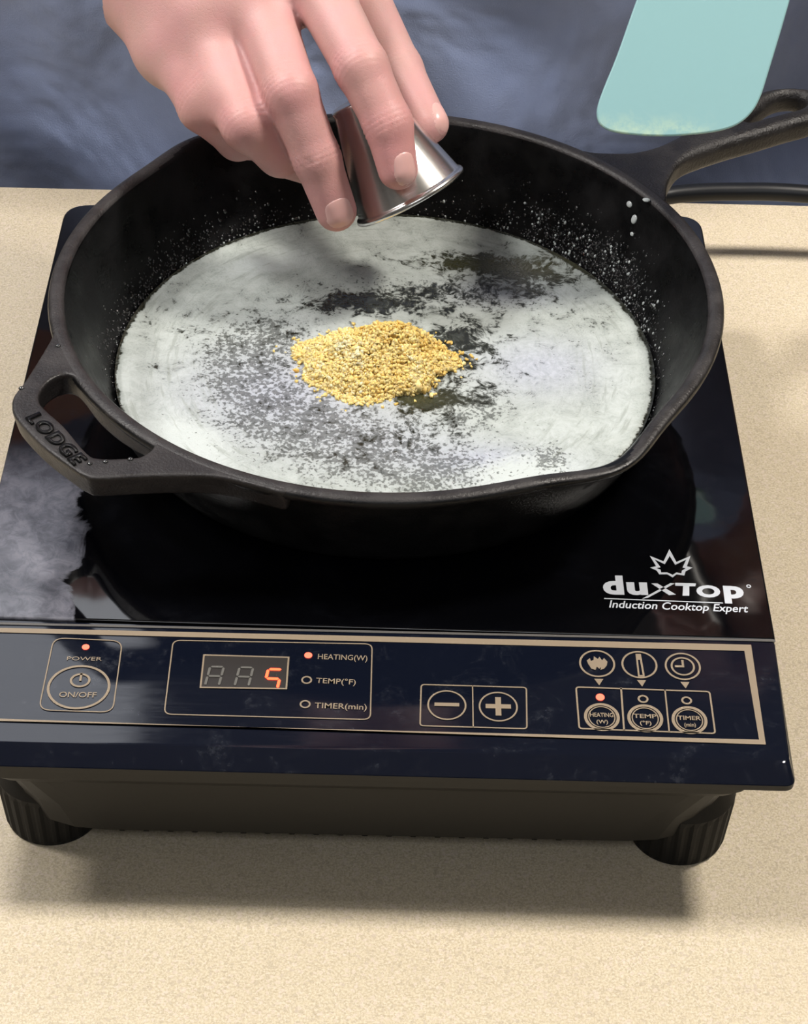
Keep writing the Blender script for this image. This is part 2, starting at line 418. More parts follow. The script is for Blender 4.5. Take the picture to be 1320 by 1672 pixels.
# housing under the top: a ledge then a tapering tub
def tub(name, rings, mat_, parent):
    V = []; F = []
    for (x0, x1, y0, y1, r, z) in rings:
        o = rounded([(x0, y0), (x1, y0), (x1, y1), (x0, y1)], [r]*4, 6); n = len(o); V += [(p[0], p[1], z) for p in o]
    for k in range(len(rings)-1):
        for i in range(n): F.append((k*n+i, k*n+(i+1) % n, (k+1)*n+(i+1) % n, (k+1)*n+i))
    F.append(tuple(range(n))[::-1]); F.append(tuple((len(rings)-1)*n+i for i in range(n)))
    o = link(name, mesh(name, V, F), mat_, parent, smooth=False); return o
h1 = tub('rim_ledge', [(-.130, .1315, .0055, .335, .012, .0475), (-.1325, .134, .003, .338, .012, .0515), (-.133, .1345, .0028, .3385, .012, .0572)], M['housing'], hob)
h2 = tub('housing', [(-.1265, .1275, .0135, .328, .038, .0145), (-.1275, .1290, .0108, .330, .036, .017), (-.1275, .1295, .0095, .331, .030, .03), (-.1290, .131, .008, .333, .016, .0474)], M['housing'], hob)
for k in range(19):   # slots and ribs of the vent under the front edge
    x = -.088+k*.0087
    box('vent_rib', (x, x+.0022, .0165, .032, .0095, .0150), M['feet'], h2, bev=.0003, seg=1)
box('base_skirt', (.03, .098, .0165, .05, .0105, .0150), M['housing'], h2, bev=.0006)
def foot(x, y):
    n = 96; V = []; F = []; rows = [(.0, .92, 0), (.0006, .975, 0), (.002, 1, 1), (.0225, 1.08, 1), (.025, 1.07, 0), (.032, .9, 0)]
    for z, k, rb in rows:
        for i in range(n):
            a = 2*math.pi*i/n; r = .0178*k*(1 - (.045 if (rb and i % 4 < 2) else 0)); V.append((x+r*math.cos(a), y+r*math.sin(a), z))
    m = len(rows)
    for j in range(m-1):
        for i in range(n): F.append((j*n+i, j*n+(i+1) % n, (j+1)*n+(i+1) % n, (j+1)*n+i))
    F.append(tuple(range(n))[::-1]); F.append(tuple((m-1)*n+i for i in range(n)))
    return link('foot', mesh('foot', V, F), M['feet'], hob, smooth=False)
for fx, fy in ((.1140, .0312), (-.1142, .0340), (.1165, .305), (-.1155, .305)): foot(fx, fy)

# ---- print on the panel: thin raised ink
ZP = ZT+.00005
def flat(name, loops, mat_, parent, z=ZP, th=.00012):
    cu = bpy.data.curves.new(name, 'CURVE'); cu.dimensions = '2D'; cu.fill_mode = 'BOTH'; cu.extrude = th/2
    for L in loops:
        s = cu.splines.new('POLY'); s.points.add(len(L)-1); s.use_cyclic_u = True
        for i, p in enumerate(L): s.points[i].co = (p[0], p[1], 0, 1)
    o = bpy.data.objects.new('t', cu); COL.objects.link(o)
    me = bpy.data.meshes.new_from_object(o.evaluated_get(bpy.context.evaluated_depsgraph_get())); bpy.data.objects.remove(o)
    for v in me.vertices: v.co.z += z
    me.materials.clear(); me.name = name
    return link(name, me, mat_, parent, smooth=False)
def inset(L, t):
    P = [np.array(p[:2], float) for p in L]; n = len(P); A = sum(P[i][0]*P[(i+1) % n][1]-P[(i+1) % n][0]*P[i][1] for i in range(n)); s = 1 if A > 0 else -1; out = []
    for i in range(n):
        a = P[i]-P[i-1]; b = P[(i+1) % n]-P[i]; na = np.linalg.norm(a); nb = np.linalg.norm(b)
        if na < 1e-9 or nb < 1e-9: out.append(P[i]); continue
        a /= na; b /= nb; n1 = np.array([-a[1], a[0]])*s; n2 = np.array([-b[1], b[0]])*s; m = n1+n2; m /= max(np.dot(m, n1), .3)*1.0
        tt = t if np.isscalar(t) else t[i]; out.append(P[i]+m*tt)
    return out
def ring_q(name, corners, r, t, parent, mat_=None):
    o = rounded(corners, [r]*len(corners), 6); return flat(name, [o, inset(o, t)], mat_ or M['print'], parent)
def ell(c, rx, ry, n=40): return [(c[0]+rx*math.cos(2*math.pi*i/n), c[1]+ry*math.sin(2*math.pi*i/n)) for i in range(n)]
def ring_e(name, c, rx, ry, t, parent, mat_=None): return flat(name, [ell(c, rx, ry), ell(c, rx-t, ry-t)], mat_ or M['print'], parent)
def text(name, s, a, b, hgt, mat_, parent, off=0.0, shear=0.0, z=ZP, space=1.0, th=.00012):
    """text whose baseline runs from a to b, capital height hgt (metres)"""
    cu = bpy.data.curves.new(name, 'FONT'); cu.body = s; cu.size = 1; cu.offset = off; cu.shear = shear; cu.space_character = space; cu.resolution_u = 4; cu.fill_mode = 'FRONT'
    o = bpy.data.objects.new('t', cu); COL.objects.link(o)
    me = bpy.data.meshes.new_from_object(o.evaluated_get(bpy.context.evaluated_depsgraph_get())); bpy.data.objects.remove(o)
    co = np.empty(len(me.vertices)*3, np.float32); me.vertices.foreach_get('co', co); co = co.reshape(-1, 3)
    x0, x1 = co[:, 0].min(), co[:, 0].max()
    a = np.array(a[:2]); b = np.array(b[:2]); d = b-a; L = np.linalg.norm(d); d /= L; nrm = np.array([-d[1], d[0]])
    xs = (co[:, 0]-x0)/(x1-x0)*L; ys = co[:, 1]/.729*hgt
    P = a + xs[:, None]*d + ys[:, None]*nrm
    out = np.column_stack([P, np.full(len(P), z)]); me.vertices.foreach_set('co', out.astype(np.float32).ravel()); me.materials.clear(); me.update()
    bm = bmesh.new(); bm.from_mesh(me)
    if th > .0003:
        r = bmesh.ops.extrude_face_region(bm, geom=list(bm.faces)); bmesh.ops.translate(bm, vec=(0, 0, th), verts=[g for g in r['geom'] if isinstance(g, bmesh.types.BMVert)])
    bm.to_mesh(me); bm.free()
    return link(name, me, mat_, parent, smooth=False)

cp = hob.children[1]
pr_ = [(-0.15585,0.06334),(0.13711,0.06331),(0.13672,0.01479),(-0.1547,0.01938)]
pi_ = [(-0.15546,0.06115),(0.13435,0.0601),(0.13467,0.017),(-0.15444,0.01795)]
flat('border_line', [pr_, pi_], M['print'], cp)
flat('seam_strip', [[(-0.15679,0.06615),(0.14604,0.06626),(0.14613,0.06516),(-0.1566,0.06505)]], mat('seam_edge', (.09, .085, .08), .4), cp)
# power key
ring_q('power_key_outline', [(-0.11254,0.05909),(-0.08756,0.05833),(-0.08698,0.0229),(-0.11291,0.02326)], .0045, .00042, cp)
flat('led_power', [ell((-0.10041,0.05466,0.064), .0013, .0013)], M['led_on'], cp)
text('lettering_power', 'POWER', (-0.10626,0.04787,0.064), (-0.09396,0.04795,0.064), .0019, M['print'], cp)
ring_e('power_ring', (-0.10038,0.03481,0.064), .0110, .0107, .0009, cp)
ring_e('power_symbol', (-0.10027,0.03809,0.064), .0036, .0034, .0008, cp)
flat('power_symbol', [[((-0.10023,0.03779,0.064)[0]-.0004, (-0.10023,0.03779,0.064)[1]), ((-0.10023,0.03779,0.064)[0]+.0004, (-0.10023,0.03779,0.064)[1]), ((-0.10023,0.03779,0.064)[0]+.0004, (-0.10072,0.04168,0.064)[1]), ((-0.10023,0.03779,0.064)[0]-.0004, (-0.10072,0.04168,0.064)[1])]], M['print'], cp)
text('lettering_on_off', 'ON/OFF', (-0.10665,0.02989,0.064), (-0.09373,0.02999,0.064), .0026, M['print'], cp, off=.01)
# display
ring_q('display_outline', [(-0.06997,0.0592),(0.00147,0.05961),(0.0017,0.02214),(-0.06968,0.02256)], .003, .00045, cp)
win = [(-0.05846,0.05214),(-0.02786,0.05188),(-0.02787,0.03587),(-0.05836,0.03552)]
dw = flat('display_window', [win[::-1]], M['window'], cp, z=ZP+.00004, th=.0001)
wi = inset(win, .0006); _o = [np.array(p) for p in win]; _v = [(p[0], p[1], z) for z in (ZP, ZP+.00016) for L in (_o, wi) for p in L]
_f = []
for i in range(4):
    j = (i+1) % 4; _f += [(8+i, 12+i, 12+j, 8+j), (i, j, 4+j, 4+i), (i, 8+i, 8+j, j), (4+i, 4+j, 12+j, 12+i)]
link('window_frame', mesh('window_frame', _v, _f), M['print'], dw, smooth=False)
def quad7(a, b, w):  # a segment as a hexagon
    a = np.array(a); b = np.array(b); d = b-a; L = np.linalg.norm(d); d /= L; n = np.array([-d[1], d[0]])*w/2; e = w/2
    g = .00022; return [a+d*g, a+d*(e+g)+n, b-d*(e+g)+n, b-d*g, b-d*(e+g)-n, a+d*(e+g)-n]
def digit(name, cx, top, segs, m_, wd, clip=.0):
    cx, ytop = cx, top; hw = .0024; hh = .0046; sl = .12; out = []
    def P(x, y): return (cx+x+sl*y, ytop-hh+y)
    pts = {'a': (P(-hw, hh), P(hw, hh)), 'b': (P(hw, hh), P(hw, 0)), 'c': (P(hw, 0), P(hw, -hh)), 'd': (P(-hw, -hh), P(hw, -hh)), 'e': (P(-hw, 0), P(-hw, -hh)), 'f': (P(-hw, hh), P(-hw, 0)), 'g': (P(-hw, 0), P(hw, 0))}
    return flat(name, [quad7(*pts[k], wd) for k in segs], m_, dw, z=ZP+.0003)
yd = (-0.04328,0.0459,0.064)[1]
for cx in ((-0.05361,0.04557,0.064)[0], (-0.04328,0.0459,0.064)[0]): digit('digit_segments', cx, yd, 'abcefg', M['digit_off'], .0009)
dg = digit('digit_five', (-0.03313,0.04561,0.064)[0], (-0.03312,0.04531,0.064)[1], 'afgc', M['digit_on'], .0010)
dg['label'] = 'glowing red digit 5'
flat('led_heating', [ell((-0.02127,0.05301,0.064), .0014, .0014)], M['led_on'], cp)
ring_e('led_ring', (-0.02127,0.04071,0.064), .0019, .0019, .0006, cp); ring_e('led_ring', (-0.02125,0.029,0.064), .0019, .0019, .0006, cp)
text('lettering_heating', 'HEATING(W)', (-0.01786,0.05127,0.064), (-0.00028,0.05091,0.064), .0027, M['print'], cp, off=.008)
text('lettering_temp', 'TEMP(\u00b0F)', (-0.018,0.03946,0.064), (-0.00406,0.039,0.064), .0026, M['print'], cp, off=.008)
text('lettering_timer', 'TIMER(min)', (-0.0179,0.02734,0.064), (0.0001,0.02702,0.064), .0027, M['print'], cp, off=.008)
# minus and plus keys
ring_q('plus_minus_outline', [(0.01864,0.04),(0.05595,0.03967),(0.05552,0.01946),(0.01834,0.01977)], .0016, .0005, cp)
flat('key_divider', [[(0.03665,0.03967),(0.03708,0.03968),(0.03704,0.01976),(0.03662,0.01975)]], M['print'], cp)
for c in ((0.02783,0.03007,0.064), (0.04566,0.02988,0.064)): ring_e('key_ring', c, .0068, .0071, .0006, cp)
def bar(name, c, w_, h_): return flat(name, [[(c[0]-w_, c[1]-h_), (c[0]+w_, c[1]-h_), (c[0]+w_, c[1]+h_), (c[0]-w_, c[1]+h_)]], M['print'], cp)
bar('minus_sign', (0.02783,0.03036,0.064), .0043, .0008)
c = (0.04566,0.03003,0.064); a_, b_ = .0044, .0010
flat('plus_sign', [[(c[0]+x, c[1]+y) for x, y in ((-a_, -b_), (-b_, -b_), (-b_, -a_), (b_, -a_), (b_, -b_), (a_, -b_), (a_, b_), (b_, b_), (b_, a_), (-b_, a_), (-b_, b_), (-a_, b_))]], M['print'], cp)
# mode icons
IC = ((0.08121,0.05207,0.064), (0.0962,0.05196,0.064), (0.11156,0.05159,0.064))
for c in IC: ring_e('icon_ring', c, .0064, .0068, .0007, cp)
c = IC[0]
fl = [(-3.2, -.3), (-3.6, 1.4), (-2.4, 2.6), (-2.2, 1.2), (-1.2, 1.6), (-1.0, 3.6), (.4, 2.2), (1.0, 3.4), (1.8, 1.6), (2.6, 2.8), (3.7, 1.0), (3.4, -.8), (2.4, -2.4), (1.0, -3.2), (1.3, -1.8), (.6, -2.6), (-.2, -1.6), (-.8, -3.3), (-2.2, -2.6)]
flat('flame_icon', [[(c[0]+x*.001, c[1]+y*.001) for x, y in fl]], M['print'], cp)
c = IC[1]
flat('thermometer_icon', [[(c[0]+x*.001, c[1]+y*.001) for x, y in ((-1.0, 5.4), (.9, 5.4), (1.5, -6), (-.9, -6))], [(c[0]+x*.001, c[1]+y*.001) for x, y in ((-.35, 2.4), (.35, 2.4), (.8, -5.2), (-.3, -5.2))]], M['print'], cp)
c = IC[2]; ring_e('clock_icon', c, .0043, .0046, .0007, cp)
flat('clock_hands', [[(c[0]+x*.001, c[1]+y*.001) for x, y in ((.5, -.5), (.5, 3.2), (-.3, 3.2), (-.3, .5), (-2.8, .5), (-2.8, -.5))]], M['print'], cp)
for c in ((0.08134,0.04285,0.064), (0.09639,0.04272,0.064), (0.11164,0.0423,0.064)):
    flat('arrow_mark', [[(c[0]-.0016, c[1]+.0016), (c[0]+.0016, c[1]+.0016), (c[0], c[1]-.0016)]], M['print'], cp)
ring_q('mode_outline', [(0.07283,0.04049),(0.1202,0.03969),(0.1202,0.01913),(0.07298,0.02005)], .0016, .0006, cp)
flat('key_divider', [[(0.0886,0.04038),(0.08925,0.0404),(0.08895,0.0199),(0.08832,0.01988)]], M['print'], cp)
flat('key_divider', [[(0.10403,0.03997),(0.10456,0.03998),(0.1044,0.0198),(0.10387,0.01978)]], M['print'], cp)
flat('led_mode', [ell((0.08134,0.03555,0.064), .0015, .0016)], M['led_on'], cp)
for c in ((0.09627,0.03512,0.064), (0.11145,0.03485,0.064)): ring_e('led_ring', c, .0019, .0019, .0007, cp)
for c, a, b in (((0.08136,0.02602,0.064), 'HEATING', '(W)'), ((0.09633,0.02589,0.064), 'TEMP', '(\u00b0F)'), ((0.11161,0.02549,0.064), 'TIMER', '(min)')):
    ring_e('key_ring', c, .0062, .0066, .0011, cp); ring_e('key_ring', c, .0047, .0051, .0004, cp)
    text('lettering_key', a, (c[0]-.0040, c[1]+.0001), (c[0]+.0040, c[1]+.0001), .0020, M['print'], cp, off=.02)
    text('lettering_key', b, (c[0]-.0020, c[1]-.0030), (c[0]+.0020, c[1]-.0030), .0018, M['print'], cp, off=.02)

# ---- maker's name on the glass
gt = hob.children[0]; WH = M['print_white']
def logo_text(s, a, b, h, **k): return text('logo_lettering', s, a, b, h, WH, gt, **k)
logo_text('d', (0.08565,0.08858,0.064), (0.09332,0.08867,0.064), .0098, off=.045)
logo_text('u', (0.09444,0.0887,0.064), (0.10211,0.08879,0.064), .0092, off=.045)
flat('logo_lettering', [[(0.10367,0.09446),(0.10594,0.09454),(0.11224,0.0888),(0.10973,0.08838)], ], WH, gt)
flat('logo_lettering', [[(0.09966,0.08609),(0.10172,0.08665),(0.1123,0.09475),(0.11072,0.09486)]], WH, gt)
flat('logo_lettering', [[(0.11255,0.09509),(0.12025,0.09501),(0.11989,0.09351),(0.11762,0.09343),(0.11716,0.0883),(0.11467,0.08822),(0.11536,0.09352),(0.11242,0.09359)]], WH, gt)
logo_text('O', (0.12006,0.08807,0.064), (0.12885,0.08819,0.064), .0060, off=.05)
logo_text('p', (0.12997,0.08806,0.064), (0.13739,0.08798,0.064), .0090, off=.045)
ring_e('logo_dot', (0.13965,0.09416,0.064), .0009, .0009, .0004, gt, WH)
flat('logo_underline', [[(0.08573,0.08602),(0.12921,0.08503),(0.12916,0.08457),(0.0857,0.08556)]], WH, gt)
text('logo_lettering', 'Induction Cooktop Expert', (0.08722,0.08112,0.064), (0.1381,0.08019,0.064), .0040, WH, gt, off=.012, shear=.22)
lo = "1093.5,897 1105,918 1128,908 1122,925 1131.5,927 1120,933 1118,940 1105,938 1099,943 1090,938 1077,938 1073,932 1062,927 1072,925 1061.5,908 1084,917"
LO = [(0.11193,0.1137),(0.11398,0.10658),(0.11958,0.11018),(0.11768,0.10433),(0.11979,0.10372),(0.11698,0.1016),(0.11631,0.09923),(0.11341,0.0998),(0.11189,0.09807),(0.10998,0.09969),(0.10701,0.09959),(0.10626,0.10158),(0.10387,0.10319),(0.10622,0.10394),(0.10425,0.10967),(0.10918,0.10676)]
LI = [(0.11174,0.10992),(0.11339,0.10503),(0.11778,0.10807),(0.11601,0.10359),(0.11711,0.10312),(0.11564,0.10189),(0.11528,0.10037),(0.11349,0.10081),(0.11201,0.09942),(0.11006,0.1007),(0.10778,0.10062),(0.10767,0.10213),(0.10614,0.10293),(0.10778,0.10349),(0.10583,0.10784),(0.10952,0.10524)]
flat('leaf_emblem', [LO, LI], WH, gt)

# ------------------------------------------------------------------ power cord behind
cord = tube('power_cord', [(.03, .343, .030), (.045, .365, .031), (.075, .392, .032), (0.12892,0.40427,0.034), (0.14711,0.4079,0.035), (0.17113,0.40901,0.036), (0.20709,0.40834,0.036), (.30, .405, .030), (.45, .40, .010), (.58, .39, .0047), (.9, .35, .0046)], .0045, M['cord'], None, 16, 10)
tag(cord, 'black power cord lying along the back edge of the counter', 'cord')

# ------------------------------------------------------------------ skillet
PC = (.0031, .2101); ZB = ZT + .0002; RT = .1325; TOP = .1158
pan = empty('skillet', (PC[0], PC[1], ZT), 'black cast-iron skillet of foaming butter standing on the cooktop', 'pan')
prof = [(0, 0), (.060, 0), (.100, 0), (.1055, .0006), (.109, .0028), (.1115, .008), (.1180, .022), (.1250, .038), (.1290, .0455),
        (.1308, .0462), (.1322, .0476), (.1328, .0494), (.1322, .0508), (.1308, .0515), (.1290, .0516), (.1275, .0512), (.1264, .0500), (.1258, .048), (.1225, .038), (.1150, .020), (.1085, .0085), (.104, .0062), (.098, .0052), (.06, .005), (0, .005)]
prof = [np.array(p) for p in prof]
pp = []
for i in range(len(prof)-1):
    k = 5 if np.linalg.norm(prof[i+1]-prof[i]) > .006 else 2
    for j in range(k): pp.append(prof[i]+(prof[i+1]-prof[i])*j/k)
pp.append(prof[-1]); pp = pp[1:-1]
NS = 288; V = []; F = []
def spout(th):
    v = 0
    for a in (128, 308.5):
        d = (math.degrees(th)-a+180) % 360-180; v = max(v, math.exp(-(d/9.5)**2))
    return v
for r, z in pp:
    for i in range(NS):
        th = 2*math.pi*i/NS; k = max(0, z/.0516)**2.6; s = spout(th)
        rr = r + .0075*s*k*(r > .1); zz = z - .0016*s*k
        V.append((PC[0]+rr*math.cos(th), PC[1]+rr*math.sin(th), ZB+zz))
n = len(pp)
for j in range(n-1):
    for i in range(NS): F.append((j*NS+i, j*NS+(i+1) % NS, (j+1)*NS+(i+1) % NS, (j+1)*NS+i))
F.append(tuple(range(NS))[::-1]); F.append(tuple((n-1)*NS+i for i in range(NS)))
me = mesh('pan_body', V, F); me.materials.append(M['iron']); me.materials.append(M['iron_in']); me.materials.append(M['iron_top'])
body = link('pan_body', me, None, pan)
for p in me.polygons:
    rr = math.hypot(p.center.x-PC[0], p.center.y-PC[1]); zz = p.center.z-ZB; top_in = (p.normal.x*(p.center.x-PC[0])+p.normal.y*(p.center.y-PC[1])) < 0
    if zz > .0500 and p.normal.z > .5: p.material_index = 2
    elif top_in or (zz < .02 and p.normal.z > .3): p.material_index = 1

def pan_outer(P):   # signed distance of the pan wall solid (cone), for blending the cast handles
    r = np.hypot(P[:, 0]-PC[0], P[:, 1]-PC[1]); z = P[:, 2]-ZB
    return r, z
# helper handle at the lower left
HO = [(-0.12366,0.19696),(-0.12457,0.18266),(-0.12363,0.17234),(-0.12524,0.16211),(-0.12977,0.14256),(-0.13267,0.13321),(-0.13263,0.12702),(-0.12995,0.11957),(-0.11927,0.10519),(-0.10891,0.09458),(-0.10186,0.08843),(-0.09627,0.08662),(-0.08016,0.08852),(-0.0624,0.08949),(-0.05199,0.08852),(-0.04013,0.0846),(-0.02926,0.08167),(-0.02982,0.09232),(-0.06139,0.10832),(-0.10096,0.16576)]
HH = [(-0.12282,0.13029),(-0.1225,0.13763),(-0.11967,0.14331),(-0.1155,0.14609),(-0.11191,0.14473),(-0.10837,0.14001),(-0.10133,0.12854),(-0.09158,0.11742),(-0.08,0.10799),(-0.07877,0.10457),(-0.08143,0.10068),(-0.08471,0.09885),(-0.097,0.09807),(-0.10222,0.10166),(-0.11169,0.11562),(-0.11934,0.12462)]
HO = [tuple(p) for p in catmull(HO, 4, True)]; HH = [tuple(p) for p in catmull(HH, 4, True)]
def f_help(P):
    r, z = pan_outer(P); d = polysdf(P[:, 0].astype(float), P[:, 1].astype(float), HO); h = polysdf(P[:, 0].astype(float), P[:, 1].astype(float), HH)
    zt = TOP-.0003; th = .0105
    q = np.maximum(d + (zt-P[:, 2])*.18, -h + (zt-P[:, 2])*.06)
    dz = np.abs(P[:, 2]-(zt-th/2))-th/2; rd = .0013
    a = q+rd; b = dz+rd
    s = np.minimum(np.maximum(a, b), 0) + np.hypot(np.maximum(a, 0), np.maximum(b, 0)) - rd
    return np.maximum(s, (.1285-.0002)-r*1.0).astype(np.float32)
lo_ = (min(p[0] for p in HO)-.004, min(p[1] for p in HO)-.004, TOP-.014); hi_ = (max(p[0] for p in HO)+.004, max(p[1] for p in HO)+.004, TOP+.003)
Vh, Fh = nets(f_help, lo_, hi_, .0007)
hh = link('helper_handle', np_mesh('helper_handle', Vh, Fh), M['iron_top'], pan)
a = (-0.1256,0.11866,0.1158); b = (-0.1043,0.09407,0.1158)
text('raised_lettering', 'LODGE', (-0.1261,0.119,0.1158), (-0.10524,0.09302,0.1158), .0058, M['iron_in'], hh, off=.03, z=TOP-.0006, th=.0011, space=1.1)
# main handle at the upper right
MO = [(0.06703,0.32194),(0.07756,0.31936),(0.08894,0.31382),(0.10558,0.31355),(0.11597,0.31804),(0.12513,0.32607),(0.13792,0.3401),(0.15304,0.35562),(0.16369,0.36529),(0.17182,0.37114),(0.1799,0.37371),(0.1882,0.37355),(0.19745,0.37013),(0.20229,0.36327),(0.19989,0.35402),(0.19001,0.34561),(0.17836,0.33932),(0.16389,0.33089),(0.14967,0.32308),(0.13549,0.31387),(0.12741,0.30604),(0.12297,0.297),(0.12009,0.2872),(0.11866,0.27291),(0.11525,0.25888),(0.09674,0.28619),(0.08217,0.30504)]
MH = [(0.16043,0.34322),(0.16737,0.35413),(0.17418,0.36306),(0.1813,0.3672),(0.18728,0.36638),(0.18913,0.36158),(0.18539,0.35603),(0.17715,0.35138),(0.16842,0.34674)]
MO = [tuple(p) for p in catmull(MO, 4, True)]; MH = [tuple(p) for p in catmull(MH, 4, True)]
def f_main(P):
    r, z = pan_outer(P); X = P[:, 0].astype(float); Y = P[:, 1].astype(float); d = polysdf(X, Y, MO); h = polysdf(X, Y, MH)
    k = np.clip((r-.150)/.02, 0, 1); th = .0085+.0035*k; rd = .0012+.0036*k; zt = TOP-.0004-.0008*(1-k)
    q = np.maximum(d, -h)
    dz = np.abs(P[:, 2]-(zt-th/2))-th/2; a = q+rd; b = dz+rd
    s = np.minimum(np.maximum(a, b), 0) + np.hypot(np.maximum(a, 0), np.maximum(b, 0)) - rd
    return np.maximum(s, (.1285-.0002)-r).astype(np.float32)
lo_ = (min(p[0] for p in MO)-.004, min(p[1] for p in MO)-.004, TOP-.016); hi_ = (max(p[0] for p in MO)+.004, max(p[1] for p in MO)+.004, TOP+.003)
Vh, Fh = nets(f_main, lo_, hi_, .0008)
mh = link('handle', np_mesh('handle', Vh, Fh), M['iron_handle'], pan)

# ------------------------------------------------------------------ butter
ZL = ZB+.0118; RL = .1094
N = 420; g = np.linspace(-RL, RL, N); GX, GY = np.meshgrid(g, g, indexing='ij')
rr = np.hypot(GX, GY); inside = rr <= RL
# polar grid gives a clean rim
nr, na = 200, 620
rad = RL*np.sqrt(np.linspace(0, 1, nr)); ang = np.linspace(0, 2*np.pi, na, endpoint=False)
Rg, Ag = np.meshgrid(rad, ang, indexing='ij'); X = PC[0]+Rg*np.cos(Ag); Y = PC[1]+Rg*np.sin(Ag)
def blob(lst, X, Y, base):
    v = np.full(X.shape, base, float)
    for (x, y, _), sx, sy, rot, amt in lst:
        c, s = math.cos(math.radians(rot)), math.sin(math.radians(rot)); dx = X-x; dy = Y-y
        u = (dx*c+dy*s)/sx; w_ = (-dx*s+dy*c)/sy; v += amt*np.exp(-(u*u+w_*w_))
    return v
mm = .001
foam = blob([
    ((0.01699,0.18539,0.076), 9*mm, 5*mm, -10, -1.0), ((-0.00534,0.25028,0.076), 26*mm, 7*mm, 3, -.62), ((0.03441,0.22496,0.076), 13*mm, 14*mm, 0, -.72),
    ((-0.01584,0.25566,0.076), 14*mm, 6*mm, -5, -.4), ((0.02041,0.26159,0.076), 24*mm, 6*mm, 8, -.36), ((0.0055,0.21753,0.076), 42*mm, 30*mm, 0, -.18),
    ((0.04684,0.2824,0.076), 36*mm, 8*mm, -4, -.75), ((0.06242,0.27238,0.076), 22*mm, 12*mm, -15, -.35), ((0.04635,0.25589,0.076), 30*mm, 16*mm, 0, -.26),
    ((0.03535,0.19204,0.076), 18*mm, 14*mm, 0, -.45), ((0.0207,0.16799,0.076), 30*mm, 14*mm, 0, -.28),
    ((-0.0719,0.15703,0.076), 24*mm, 14*mm, -38, .75), ((-0.04833,0.27946,0.076), 26*mm, 12*mm, 25, .50), ((0.05592,0.1412,0.076), 26*mm, 12*mm, 10, .75),
    ((0.06879,0.16974,0.076), 26*mm, 14*mm, 0, .4), ((0.09683,0.19433,0.076), 10*mm, 32*mm, 0, .35), ((-0.10103,0.19497,0.076), 6*mm, 26*mm, 0, .45),
    ((0.00408,0.30539,0.076), 34*mm, 9*mm, 0, .2), ((-0.05494,0.22152,0.076), 32*mm, 20*mm, 0, -.22), ((-0.04657,0.16938,0.076), 28*mm, 18*mm, 0, -.14), ((-0.00285,0.15015,0.076), 40*mm, 14*mm, 0, -.16), ((-0.09169,0.23723,0.076), 12*mm, 26*mm, 20, -.12)], X, Y, .86)
foam -= 1.15*np.clip((Rg-.1062)/.0030, 0, 1)**1.5
speck = blob([
    ((-0.05532,0.20896,0.076), 20*mm, 30*mm, 0, .70), ((-0.03479,0.17368,0.076), 30*mm, 22*mm, 0, .62), ((0.00187,0.15032,0.076), 44*mm, 24*mm, 0, .66), ((-0.04275,0.22836,0.076), 22*mm, 14*mm, 20, .4),
    ((0.02547,0.13831,0.076), 22*mm, 14*mm, 0, .35), ((0.0377,0.18418,0.076), 18*mm, 16*mm, 0, .6), ((0.06803,0.15083,0.076), 8*mm, 10*mm, 40, .7), ((0.05673,0.2563,0.076), 28*mm, 14*mm, 0, .42), ((0.00476,0.26323,0.076), 44*mm, 12*mm, 0, .45),
    ((0.06541,0.20942,0.076), 30*mm, 22*mm, 0, .14), ((0.09135,0.22715,0.076), 16*mm, 34*mm, 0, .18), ((0.0007,0.20697,0.076), 50*mm, 36*mm, 0, .2)], X, Y, .12)
speck = np.clip(speck*1.05, 0, 1)
lav = np.clip(blob([((-0.03806,0.1893,0.076), 42*mm, 34*mm, 0, .9), ((0.06541,0.20942,0.076), 26*mm, 20*mm, 0, .8), ((0.04902,0.14645,0.076), 26*mm, 12*mm, 0, .9), ((0.0065,0.15609,0.076), 30*mm, 20*mm, 0, .5), ((0.05164,0.26059,0.076), 26*mm, 10*mm, 0, .6)], X, Y, 0), 0, 1)
olive = np.clip(blob([((0.0548,0.28272,0.076), 34*mm, 9*mm, 0, 1.0), ((0.0182,0.18741,0.076), 16*mm, 7*mm, 0, .6)], X, Y, .15), 0, 1)
Z = np.full(X.shape, ZL) + .0006*np.clip(foam-.6, -.4, .6) + .0008*(Rg/RL)**14
V = np.stack([X, Y, Z], -1).reshape(-1, 3)
ii, jj = np.meshgrid(np.arange(1, nr-1), np.arange(na), indexing='ij'); j2 = (jj+1) % na
Fq = np.stack([ii*na+jj, (ii+1)*na+jj, (ii+1)*na+j2, ii*na+j2], -1).reshape(-1, 4)
me = np_mesh('butter', V, Fq)
def fattr(me, name, arr):
    a = me.attributes.new(name, 'FLOAT', 'POINT'); a.data.foreach_set('value', np.ascontiguousarray(arr.ravel(), dtype=np.float32))
for nm, ar in (('foam', foam), ('speck', speck), ('lav', lav), ('olive', olive), ('pr', Rg), ('pa', np.abs(Ag-math.pi))): fattr(me, nm, ar)
butter = link('butter', me, M['butter'])
tag(butter, 'foaming melted butter covering the bottom of the black skillet', 'butter', kind='stuff')

